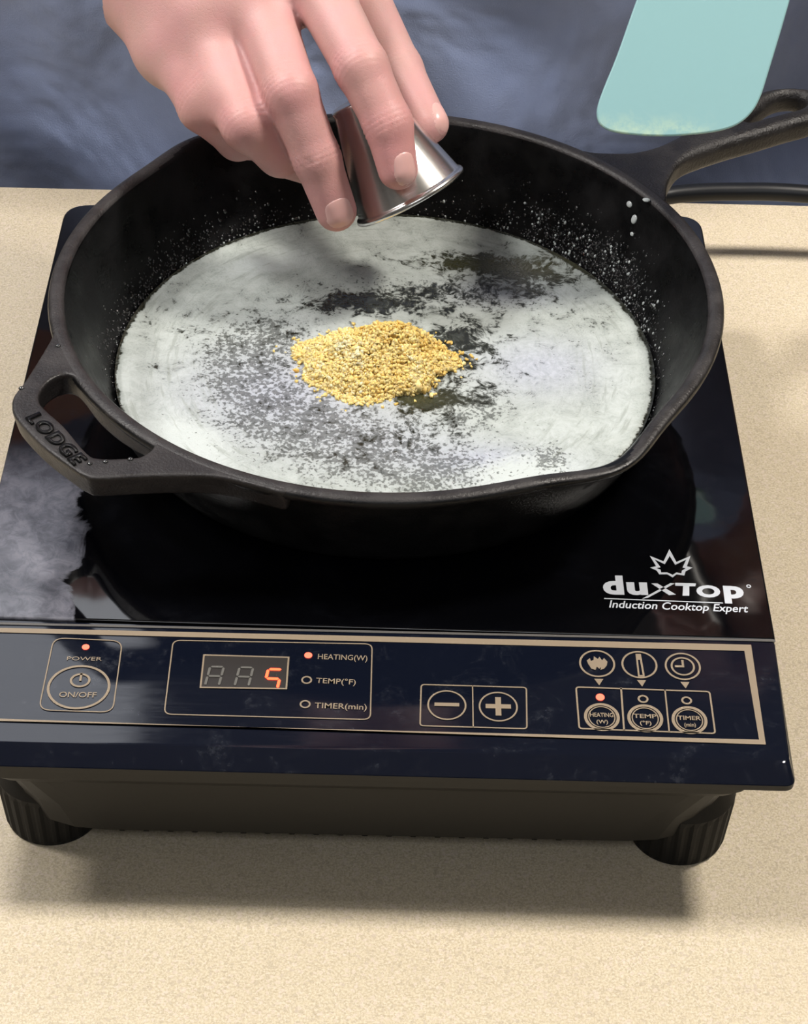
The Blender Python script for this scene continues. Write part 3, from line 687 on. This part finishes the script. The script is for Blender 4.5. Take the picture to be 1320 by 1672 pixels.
def ico(sub=1):
    bm = bmesh.new(); bmesh.ops.create_icosphere(bm, subdivisions=sub, radius=1); V = np.array([v.co[:] for v in bm.verts]); F = np.array([[v.index for v in f.verts] for f in bm.faces]); bm.free(); return V, F
IV, IF = ico(1); IV2, IF2 = ico(2)
def blobs(name, items, mat_, parent=None, tints=None, sub=1, jit=.25):
    v0, f0 = (IV, IF) if sub == 1 else (IV2, IF2); Vs = []; Fs = []; T = []
    for k, (c, s, q) in enumerate(items):
        v = v0*(1+rng.normal(0, jit, (len(v0), 1)))*np.array(s); v = v @ q.T + np.array(c); Fs.append(f0+len(v0)*k); Vs.append(v)
        T.append(np.full(len(v0), tints[k] if tints is not None else 0))
    me = np_mesh(name, np.concatenate(Vs), np.concatenate(Fs)); fattr(me, 'tint', np.concatenate(T)); return link(name, me, mat_, parent)
def rq():
    q = Quaternion(rng.normal(size=4)).normalized(); return np.array(q.to_matrix())
# droplets and bubbles on the pan wall
def wall_pt(th, k):   # k 0..1 up the inner wall
    z = .0085+k*(.048-.0085); r = np.interp(z, [.0085, .020, .038, .048], [.1085, .1150, .1225, .1258]); return np.array([PC[0]+r*math.cos(th), PC[1]+r*math.sin(th), ZB+z]), math.atan2(.0395, .0173)
def on_wall(th, k, sz, flatk=.35):
    p, sl = wall_pt(th, k); rd = np.array([math.cos(th), math.sin(th), 0]); up = np.array([rd[0]*.40, rd[1]*.40, .916]); tg = np.cross(up, rd); tg /= np.linalg.norm(tg); nn = np.cross(up, tg); nn /= np.linalg.norm(nn)
    return (p, (sz, sz*rng.uniform(.8, 1.5), sz*flatk), np.stack([tg, up, nn], 1))
its = []
for k in range(2600):
    th = math.radians(rng.choice([rng.normal(38, 17), rng.normal(38, 14), rng.uniform(-25, 190), rng.normal(150, 25)]))
    kk = abs(rng.normal(0, .17)) + .02
    if math.radians(22) < th < math.radians(62): kk += abs(rng.normal(0, .13))
    its.append(on_wall(th, min(kk, .7), rng.uniform(.0002, .00062) if rng.random() < .9 else rng.uniform(.0007, .0011)))
tag(blobs('wet_splatter', its, M['oil'], pan, jit=.12), kind='stuff')
its = []
for k in range(120):
    th = math.radians(rng.normal(36, 14)); its.append(on_wall(th, rng.uniform(.05, .42), rng.uniform(.0003, .0008), .5))
for k in range(60):
    th = math.radians(rng.uniform(-30, 180)); its.append(on_wall(th, rng.uniform(.03, .12), rng.uniform(.0003, .0006), .5))
tag(blobs('butter_bubbles', its, M['drop'], pan, jit=.05), kind='stuff')
def px_th(p): return math.atan2(p[1]-PC[1], p[0]-PC[0])
for (p, k, s) in (((0.10504,0.28281,0.11), .90, .0017), ((0.10809,0.27814,0.107), .80, .0017), ((0.10587,0.27425,0.1), .66, .0011)):
    th = px_th(p); it = on_wall(th, k, s, .4); blobs('butter_drop', [it], M['drop'], pan, sub=2, jit=.02)
p = (0.11038,0.27491,0.1158); blobs('butter_drop', [((p[0], p[1], TOP-.0004), (.0017, .0014, .0006), np.eye(3))], M['drop'], pan, sub=2, jit=.02)
# water beads on the helper handle
for q in ((-0.12037,0.16348,0.1155), (-0.13033,0.13699,0.1155), (-0.09985,0.09459,0.1155), (-0.09458,0.0958,0.1155), (-0.08588,0.09747,0.1155)):
    blobs('oil_bead', [((q[0], q[1], TOP-.0003), (.0011, .0010, .0007), np.eye(3))], M['oil'], hh, sub=2, jit=.05)

# ------------------------------------------------------------------ garlic
GC = (-0.00134,0.20835,0.078)
its = []; tn = []
LU = [(rng.uniform(-.03, .03), rng.uniform(-.022, .022), rng.uniform(.002, .0045), rng.uniform(-.0015, .0026)) for _ in range(60)]
def lump(x, y): return sum(h_*math.exp(-((x-a_)**2+(y-b_)**2)/(w_*w_)) for a_, b_, w_, h_ in LU)
def gh(x, y):   # mound height
    a = ((x-.001)/.031)**2+((y-.000)/.0215)**2; b = ((x-.010)/.013)**2+((y-.007)/.011)**2; c_ = ((x+.008)/.015)**2+((y-.006)/.009)**2
    return max(0, 1-a)**.5*lump(x, y) + .0080*max(0, 1-a)**.7 + .0075*math.exp(-b) + .0035*math.exp(-c_)
for k in range(7500):
    r = math.sqrt(rng.random())*1.06; r = r if rng.random() > .05 else r*rng.uniform(1.05, 1.28); a = rng.uniform(0, 2*math.pi); r *= 1+.10*math.sin(3*a+.6)+.07*math.sin(7*a+1)
    x = .0300*r*math.cos(a)-.0008; y = .022*r*math.sin(a); h = gh(x, y)
    z = ZL + h*(1-.25*rng.random()**2) + rng.normal(0, .0004)
    s = rng.uniform(.0005, .0012) if k > 500 else .0022; z -= .0022*(k <= 500)
    its.append(((GC[0]+x, GC[1]+y, z), (s*rng.uniform(.8, 1.5), s*rng.uniform(.7, 1.1), s*rng.uniform(.5, .9)), rq())); 
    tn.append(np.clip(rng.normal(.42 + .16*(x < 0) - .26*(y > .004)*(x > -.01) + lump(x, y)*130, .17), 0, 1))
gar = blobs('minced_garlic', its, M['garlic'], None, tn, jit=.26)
tag(gar, 'yellow heap of minced garlic in the middle of the butter', 'garlic', kind='stuff')

# ------------------------------------------------------------------ steel cup
CM = np.array((0.01184,0.2602,0.1234)); CB = np.array((-0.0104,0.276,0.15979)); axis = CB-CM; CL = float(np.linalg.norm(axis)); axis /= CL
prof = [(0, CL), (.0112, CL), (.0122, CL-.0004), (.0127, CL-.0015), (.0124, CL-.003), (.0230, .0028), (.0234, .0022), (.0241, .0018), (.0246, .0008), (.0244, -.0002), (.0236, -.0006), (.0229, -.0002), (.0226, .0008), (.0222, .0028), (.0116, CL-.0035), (0, CL-.0035)]
n = 72; V = []; F = []
for r, z in prof[1:-1]:
    for i in range(n): a = 2*math.pi*i/n; V.append((r*math.cos(a), r*math.sin(a), z))
m_ = len(prof)-2
for j in range(m_-1):
    for i in range(n): F.append((j*n+i, j*n+(i+1) % n, (j+1)*n+(i+1) % n, (j+1)*n+i))
F.append(tuple(range(n))[::-1]); F.append(tuple((m_-1)*n+i for i in range(n)))
F = [f[::-1] for f in F]
cup = link('steel_cup', mesh('steel_cup', V, F), M['steel'])
bm = bmesh.new(); bm.from_mesh(cup.data); bmesh.ops.recalc_face_normals(bm, faces=bm.faces); bm.to_mesh(cup.data); bm.free()
cup.location = CM; cup.rotation_euler = Vector(axis).to_track_quat('Z', 'Y').to_euler()
tag(cup, 'small tapered stainless steel cup tipped over the skillet by the hand', 'cup')
md = cup.modifiers.new('b', 'BEVEL'); md.width = .0002; md.limit_method = 'ANGLE'

# ------------------------------------------------------------------ spatula
e1 = np.array((0.13513,0.28673,0.18526))-np.array((0.12042,0.28656,0.18497)); e1 /= np.linalg.norm(e1)
bl = [(0.10025,0.29414,0.19663), (0.09292,0.27962,0.17985), (0.08646,0.26831,0.16678), (0.0854,0.26349,0.16121), (0.08795,0.26063,0.15793), (0.09534,0.25912,0.15623), (0.11127,0.25858,0.15571), (0.12837,0.25951,0.15688), (0.13932,0.26124,0.15895), (0.14583,0.2642,0.1624), (0.15008,0.26859,0.16748),
      (0.15373,0.27633,0.17643), (0.16141,0.29486,0.19784), (0.1663,0.30936,0.21458), (0.16743,0.319,0.22569), (0.16406,0.32457,0.2321), (0.15539,0.32768,0.23563), (0.14801,0.32871,0.23677), (0.13822,0.3286,0.23658), (0.1285,0.32656,0.23417), (0.11885,0.32243,0.22936), (0.11299,0.31514,0.22092), (0.10674,0.30464,0.20878)]
bl = [np.array(p) for p in bl]
ctr = sum(bl)/len(bl); nrm = np.cross(bl[0]-bl[6], bl[12]-bl[6]); nrm /= np.linalg.norm(nrm)
if nrm[1] > 0: nrm = -nrm
bl = catmull(bl, 4, True)
spa = empty('spatula', tuple(ctr), 'turquoise silicone spatula blade hanging over the skillet handle', 'spatula')
ex = e1; ey = np.cross(nrm, ex); L2 = [((p-ctr) @ ex, (p-ctr) @ ey) for p in bl]
def rings_plate(name, L2, prof):   # stacked insets give the rounded blade edge
    V = []; F = []; n = len(L2)
    for ins, w_ in prof:
        for p in inset(L2, ins): q = ctr+ex*p[0]+ey*p[1]+nrm*w_; V.append(q)
    for j in range(len(prof)-1):
        for i in range(n): F.append((j*n+i, j*n+(i+1) % n, (j+1)*n+(i+1) % n, (j+1)*n+i))
    F.append(tuple(range(n))[::-1]); F.append(tuple((len(prof)-1)*n+i for i in range(n)))
    me = mesh(name, V, F); bm = bmesh.new(); bm.from_mesh(me); bmesh.ops.recalc_face_normals(bm, faces=bm.faces)
    big = [f for f in bm.faces if len(f.verts) > 4]; bmesh.ops.triangulate(bm, faces=big)
    for _ in range(3):
        es = [e for e in bm.edges if e.calc_length() > .006]
        bmesh.ops.subdivide_edges(bm, edges=es, cuts=1, use_grid_fill=False); bmesh.ops.triangulate(bm, faces=list(bm.faces))
    bm.to_mesh(me); bm.free(); return me
me = rings_plate('blade', L2, [(.0006, -.0012), (.0001, -.0010), (0, -.0005), (0, .0002), (.0002, .0006), (.0006, .0008)])
bot = np.array((0.11371,0.25869,0.15585))
vy = np.array([(np.array(v.co)-bot) @ ey for v in me.vertices]); vx = np.array([(np.array(v.co)-bot) @ ex for v in me.vertices])
fattr(me, 'smear', np.clip(1.15-np.abs(vy)/.0075*(1+.6*np.clip(vx/.02, 0, 2)), 0, 1)*np.clip(1-(vx-.012)/.01, .15, 1))
blade = link('blade', me, M['silicone'], spa, smooth=False)
hs = np.array((0.14821,0.32854,0.23505)); he = np.array((0.20242,0.40217,0.39808))
tube('spatula_handle', [hs+(hs-he)*.04, hs, hs+(he-hs)*.1, hs+(he-hs)*.25, hs+(he-hs)*.6, he], [.013, .009, .0055, .006, .0075, .007], M['cord'], spa, 18, 8)

# ------------------------------------------------------------------ the person
per = empty('person', (0, .66, FZ), 'person in a blue t-shirt tipping a steel cup over the skillet', 'person')
J = dict(
 wu=(-0.09517,0.34974,0.1756), wr=(-0.06531,0.36802,0.19686),
 im=(-0.03097,0.3164,0.19402), ip=(-0.00898,0.2645,0.18011), idd=(0.00213,0.2508,0.16286), it=(0.00639,0.24215,0.14757),
 mm=(-0.05354,0.31406,0.18508), mp=(-0.03685,0.25961,0.17126), md=(-0.02619,0.24953,0.1475), mt=(-0.01819,0.2435,0.12686),
 rm=(-0.07393,0.31185,0.17326), rp=(-0.05376,0.2573,0.1578), rd=(-0.04133,0.26103,0.14234), rt=(-0.02696,0.28125,0.12301),
 pm=(-0.08869,0.31404,0.16043), pp=(-0.074,0.27793,0.15247), pd=(-0.06035,0.28177,0.13562), pt=(-0.05021,0.30506,0.11979),
 tc=(-0.04356,0.37251,0.18691), tm=(-0.01511,0.34812,0.17422), tp=(0.00534,0.30845,0.15456), tt=(0.01896,0.28057,0.1454))
J = {k: np.array(v) for k, v in J.items()}
ELB = np.array([-.375, .465, .265]); SHO = np.array([-.205, .65, .535])
FAM = np.array((-0.08773,0.36525,0.1859))
# left side
LH = hs+(he-hs)*.72; LEL = np.array([.385, .55, .25]); LSH = np.array([.21, .62, .50])
LWR = LH + (LEL-LH)/np.linalg.norm(LEL-LH)*.075 + np.array([0, .01, .0])
def finger(P, pts, rs, k=.003):
    d = None
    for i in range(len(pts)-1):
        c_ = cone(P, pts[i], pts[i+1], rs[i], rs[i+1]); d = c_ if d is None else smin(d, c_, k)
    return d
def f_right(P):
    palm = cone(P, J['wu'], J['pm'], .0190, .0125)
    palm = smin(palm, cone(P, J['wu'], J['rm'], .0190, .0135), .010)
    palm = smin(palm, cone(P, J['wr'], J['mm'], .0200, .0140), .012)
    palm = smin(palm, cone(P, J['wr'], J['im'], .0190, .0138), .012)
    palm = smin(palm, cone(P, (J['wu']+J['wr'])/2, (J['rm']+J['mm'])/2, .0195, .0145), .014)
    palm = smin(palm, cone(P, J['wr'], J['tc'], .018, .016), .012)
    palm = smin(palm, cone(P, J['tc'], J['im']*.7+J['tm']*.3, .014, .011), .014)
    arm = smin(cone(P, J['wr'], FAM, .022, .0255), cone(P, J['wu'], FAM, .021, .0265), .02)
    arm = smin(arm, cone(P, FAM, FAM+(ELB-FAM)*.45, .0275, .038), .02); arm = smin(arm, cone(P, FAM+(ELB-FAM)*.45, ELB, .038, .040), .02)
    arm = smin(arm, cone(P, ELB, SHO, .040, .050), .025)
    palm = smin(palm, arm, .022)
    fs = [(finger(P, [J['im'], J['ip'], J['idd'], J['it']], [.0125, .0106, .0095, .0080]), .010),
          (finger(P, [J['mm'], J['mp'], J['md'], J['mt']], [.0130, .0107, .0095, .0084]), .010),
          (finger(P, [J['rm'], J['rp'], J['rd'], J['rt']], [.0128, .0108, .0093, .0080]), .010),
          (finger(P, [J['pm'], J['pp'], J['pd'], J['pt']], [.0118, .0095, .0083, .0072]), .009),
          (finger(P, [J['tc'], J['tm'], J['tp'], J['tt']], [.0150, .0125, .0103, .0078]), .010)]
    d = None
    for (fd, k), kk in zip(fs, (0, .0022, .0030, .016, .0022)):
        e = smin(palm, fd, k); d = e if d is None else smin(d, e, kk)
    return d
def wrinkle(V, N_):
    """skin folds over the joints, pushed along the normals"""
    off = np.zeros(len(V))
    for a, b, amp, w_ in ((J['im'], J['ip'], .00045, .0105), (J['ip'], J['idd'], .0004, .0075), (J['mm'], J['mp'], .00045, .0105), (J['mp'], J['md'], .0004, .0075), (J['rm'], J['rp'], .0004, .009), (J['tm'], J['tp'], .0003, .008), (J['pm'], J['pp'], .0003, .008)):
        ax = (b-a)/np.linalg.norm(b-a); q = V-b; s = q @ ax; rr_ = np.linalg.norm(q-s[:, None]*ax, axis=1)
        m_ = np.exp(-(s/(w_*.55))**2)*(rr_ < .018); off += -amp*m_*(.5+.5*np.cos(s/.0022*2*math.pi))**1.5 + amp*.15*np.exp(-(s/w_)**2)*(rr_ < .018)
    return off
allp = np.array(list(J.values())+[ELB, SHO])
lo_ = np.minimum(allp.min(0), SHO)-.06; hi_ = allp.max(0)+.06
hp_ = np.array([J[k] for k in J if k not in ()])
# fine grid for the hand, coarse for the upper arm, cut at the same plane and overlapping
Vr, Fr = nets(f_right, hp_.min(0)-np.array([.024, .024, .024]), hp_.max(0)+.028, .00115)
def f_arm(P):
    arm = cone(P, FAM+(ELB-FAM)*-.05, FAM+(ELB-FAM)*.45, .0270, .038); arm = smin(arm, cone(P, FAM+(ELB-FAM)*.45, ELB, .038, .040), .02)
    return smin(arm, cone(P, ELB, SHO, .040, .050), .025)
def f_left(P):
    ax = (he-hs)/np.linalg.norm(he-hs); v = LWR-LH; v = v-(v @ ax)*ax; v /= np.linalg.norm(v); sd = np.cross(ax, v)
    d = smin(cone(P, LWR, LEL, .027, .040), cone(P, LEL, LSH, .040, .050), .02)
    pc = LH+v*.022
    palm = smin(cone(P, LWR, pc+ax*.03, .024, .014), cone(P, LWR, pc-ax*.03, .024, .013), .015); palm = smin(palm, cone(P, pc+ax*.03, pc-ax*.03, .014, .013), .012)
    d = smin(d, palm, .02); r = d
    for i, o in enumerate((.032, .011, -.010, -.030)):
        c0 = pc+ax*o; k = (1, 1.05, 1, .88)[i]
        pts = [c0+sd*.006, c0+sd*.024-v*.012, c0+sd*.012-v*.038, c0-sd*.008-v*.034]
        e = smin(d, finger(P, pts, [.0115*k, .0100*k, .0090*k, .0078*k]), .006); r = smin(r, e, .0015)
    th = finger(P, [LWR+ax*.01-sd*.01, pc+ax*.042-sd*.018, pc+ax*.052-sd*.020-v*.026, pc+ax*.045-sd*.004-v*.044], [.016, .013, .0105, .009])
    return smin(r, smin(d, th, .008), .002)
NE = np.array([0, .64, .55])
def f_core(P):
    d = ellipsoid(P, (0, .64, .12), (.19, .12, .28)); d = smin(d, ellipsoid(P, (0, .645, .42), (.21, .115, .16)), .05)
    d = smin(d, cone(P, NE, NE+np.array([0, -.01, .12]), .062, .056), .03)
    hd = ellipsoid(P, (0, .60, .80), (.075, .095, .115)); hd = smin(hd, ellipsoid(P, (0, .575, .74), (.055, .065, .065)), .03)
    hd = smin(hd, cone(P, (0, .515, .80), (0, .492, .765), .008, .013), .012)
    for s in (-1, 1):
        hd = smin(hd, ellipsoid(P, (s*.078, .61, .785), (.010, .018, .030)), .006)
        hd = -smin(-hd, ellipsoid(P, (s*.032, .498, .800), (.018, .014, .011)), .008)
        hd = smin(hd, ellipsoid(P, (s*.031, .520, .799), (.012, .012, .012)), .003)
    hd = smin(hd, ellipsoid(P, (0, .508, .732), (.025, .010, .006)), .006); d = smin(d, hd, .02)
    for s in (-1, 1):
        d = smin(d, cone(P, (s*.10, .65, -.05), (s*.11, .66, -.45), .09, .06), .03); d = smin(d, cone(P, (s*.11, .66, -.45), (s*.12, .67, FZ+.06), .06, .04), .03)
    d = smin(d, cone(P, SHO, (0, .63, .45), .05, .08), .03); d = smin(d, cone(P, LSH, (0, .63, .45), .05, .08), .03)
    return d
Va, Fa = nets(f_arm, np.minimum(ELB, SHO)-.06, np.array([FAM[0]+.03, SHO[1]+.06, SHO[2]+.06]), .0035)
Vl, Fl = nets(f_left, np.array([LH[0]-.07, min(LH[1], LWR[1])-.08, min(LEL[2], LH[2])-.07]), np.array([LEL[0]+.06, LSH[1]+.06, LSH[2]+.06]), .0025)
Vc, Fc = nets(f_core, (-.30, .44, FZ), (.30, .80, .94), .008)
Vb = np.concatenate([Vr, Va, Vl, Vc]); Fb = np.concatenate([Fr, Fa+len(Vr), Fl+len(Vr)+len(Va), Fc+len(Vr)+len(Va)+len(Vl)])
me = np_mesh('body', Vb, Fb)
nn = np.empty(len(me.vertices)*3, np.float32); me.vertices.foreach_get('normal', nn); nn = nn.reshape(-1, 3)
off = wrinkle(Vb, nn); Vb2 = Vb+nn*off[:, None]; me.vertices.foreach_set('co', Vb2.astype(np.float32).ravel()); me.update()
def near(c, r, p=2): return np.exp(-(np.linalg.norm(Vb-np.array(c), axis=1)/r)**p)
red = .55*near(J['it'], .014)+.5*near(J['idd'], .013)+.30*near(J['ip'], .014)+.5*near(J['mt'], .013)+.32*near(J['mp'], .014)+.3*near(J['md'], .012)+.35*near(J['rp'], .016)+.30*near(J['pp'], .02)+.25*near(J['tt'], .012)+.18*near(J['mm'], .03)+.25*near(J['rd'], .014)
fattr(me, 'redness', np.clip(red, 0, .8))
mk = (-0.0762,0.28584,0.1631); fattr(me, 'mark', np.clip(.75*near(mk, .0045)+.4*near((-0.0734,0.28408,0.16108), .003), 0, .8))
body_o = link('body', me, M['skin'], per)

# nails: curved plates laid on the finger surface
def nail(tip, prev, face, L, W_, r, back=.004):
    ax = (tip-prev)/np.linalg.norm(tip-prev); fc = face-(face @ ax)*ax; fc /= np.linalg.norm(fc); sd = np.cross(ax, fc)
    nu, nv = 11, 13; V = []; 
    for lay in (0, 1):
        for i in range(nv):
            t = i/(nv-1)*2-1
            for j in range(nu):
                s = j/(nu-1)*2-1
                # superellipse outline
                wv = W_/2*(1-abs(t)**3.2*.30)*(1 if t > 0 else 1); x = s*wv; y = t*L/2*(1-.22*s*s*(1 if t > 0 else .9)) + back
                base = tip + ax*y + sd*x; q = base + fc*.016
                # march to the skin
                for _ in range(24):
                    dd = float(f_right(np.array([q], np.float32))[0]); q = q-fc*dd*.9
                    if abs(dd) < 2e-5: break
                edge = max(abs(s), abs(t))**4
                V.append(q + fc*(.00030-.0004*edge if lay == 0 else -.0006))
    F = []; K = nu*nv
    for i in range(nv-1):
        for j in range(nu-1):
            a = i*nu+j; F.append((a, a+1, a+nu+1, a+nu)); F.append((K+a, K+a+nu, K+a+nu+1, K+a+1))
    bd = [j for j in range(nu)]+[i*nu+nu-1 for i in range(1, nv)]+[(nv-1)*nu+j for j in range(nu-2, -1, -1)]+[i*nu for i in range(nv-2, 0, -1)]
    for i in range(len(bd)): a, b = bd[i], bd[(i+1) % len(bd)]; F.append((a, K+a, K+b, b))
    me = mesh('fingernail', V, F); bm = bmesh.new(); bm.from_mesh(me); bmesh.ops.recalc_face_normals(bm, faces=bm.faces); bm.to_mesh(me); bm.free()
    o = link('fingernail', me, M['nail'], body_o); return o
CAMD = -np.array([.004, .7554, -.6553]); RT_ = np.array([.9997, .0118, .0197]); UP_ = np.array([-.0226, .6552, .7551])
nail(J['it'], J['idd'], CAMD*.92+RT_*.40, .0135, .0098, .008, .0000)
nail(J['mt'], J['md'], CAMD*.97+RT_*.12, .0130, .0120, .008, -.0004)
nail(J['tt'], J['tp'], RT_*.75+UP_*.35+CAMD*.45, .0130, .0110, .008, .0010)

# clothes
def folds(P):
    x, y, z = P[:, 0], P[:, 1], P[:, 2]
    return .006*np.sin(14*x+9*z+1.2*np.sin(5*z+3*x)) + .005*np.sin(31*x-22*z+2*np.sin(7*x+1)) + .0025*np.sin(60*z+30*x+2*np.sin(11*x))
def f_shirt(P):
    d = ellipsoid(P, (0, .645, .10), (.255, .165, .36)); d = smin(d, ellipsoid(P, (0, .645, .38), (.235, .135, .19)), .06)
    d = smin(d, cone(P, (-.17, .64, .48), SHO*.55+ELB*.45, .062, .066), .05); d = smin(d, cone(P, (.17, .64, .48), LSH*.55+LEL*.45, .062, .066), .05)
    d = smin(d, cone(P, (-.13, .64, -.05), (.13, .64, -.05), .15, .15), .06)
    d = d + folds(P)*.8
    d = np.maximum(d, -(P[:, 2]+.14)); d = np.maximum(d, ((P-NE-np.array([0, 0, .035])) @ np.array([0, .25, .97], np.float32)))
    return np.maximum(d, (.4615+.002)-P[:, 1]).astype(np.float32)
Vs, Fs = nets(f_shirt, (-.40, .44, -.16), (.44, .84, .66), .005)
shirt = link('shirt', np_mesh('shirt', Vs, Fs), M['shirt'], per)
def f_tr(P):
    d = cone(P, (-.07, .645, -.10), (.07, .645, -.10), .118, .118)
    for s in (-1, 1):
        d = smin(d, cone(P, (s*.10, .65, -.15), (s*.11, .66, -.45), .105, .08), .03); d = smin(d, cone(P, (s*.11, .66, -.45), (s*.12, .67, FZ+.10), .08, .065), .03)
    d = np.maximum(d, P[:, 2]+.08); return np.maximum(d, -(P[:, 2]-FZ-.05)).astype(np.float32)
Vs, Fs = nets(f_tr, (-.25, .50, FZ+.03), (.25, .80, -.06), .009)
link('trousers', np_mesh('trousers', Vs, Fs), M['trousers'], per)
for s in (-1, 1):
    def f_sh(P): return np.maximum(smin(ellipsoid(P, (s*.125, .60, FZ+.035), (.048, .12, .05)), cone(P, (s*.12, .67, FZ+.04), (s*.12, .67, FZ+.09), .045, .05), .02), -(P[:, 2]-FZ-.001)).astype(np.float32)
    Vs, Fs = nets(f_sh, (s*.125-.07, .46, FZ-.01), (s*.125+.07, .76, FZ+.16), .006); link('shoe', np_mesh('shoe', Vs, Fs), M['shoe'], per)
def f_hair(P):
    d = ellipsoid(P, (0, .612, .82), (.086, .102, .112)); d = np.maximum(d, .80-P[:, 2]-(P[:, 1]-.55)*.9); return np.maximum(d, (.535-P[:, 1])-(P[:, 2]-.86)*.3).astype(np.float32)
Vs, Fs = nets(f_hair, (-.11, .48, .66), (.11, .74, .96), .006); link('hair', np_mesh('hair', Vs, Fs), M['hair'], per)

# ------------------------------------------------------------------ ceiling fittings around the lamps
for nm, x, y, sx, sy, lb in (('ceiling_light', .90, .345, .26, .26, 'square ceiling light fitting above and right of the skillet'), ('ceiling_light', -.72, .345, .24, .24, 'small square ceiling light fitting over the arm tipping the cup'), ('ceiling_light', -1.38, .30, .34, .34, 'square ceiling light fitting farthest left of the skillet'), ('ceiling_light', -1.08, 1.75, 1.50, 1.2, 'large ceiling light fitting behind the person'), ('ceiling_light', .1, -1.25, 1.2, .5, 'long unseen fill light fitting added on the near side of the counter')):  # the last fitting only houses the added near fill
    bm = bmesh.new(); t_ = .025
    box_bm(bm, x-sx/2-t_, x+sx/2+t_, y-sy/2-t_, y-sy/2, CEIL-.05, CEIL); box_bm(bm, x-sx/2-t_, x+sx/2+t_, y+sy/2, y+sy/2+t_, CEIL-.05, CEIL)
    box_bm(bm, x-sx/2-t_, x-sx/2, y-sy/2, y+sy/2, CEIL-.05, CEIL); box_bm(bm, x+sx/2, x+sx/2+t_, y-sy/2, y+sy/2, CEIL-.05, CEIL); box_bm(bm, x-sx/2, x+sx/2, y-sy/2, y+sy/2, CEIL-.012, CEIL)
    me = bpy.data.meshes.new(nm); bm.to_mesh(me); bm.free(); tag(link(nm, me, M['fixture'], None, False), lb, 'ceiling light')
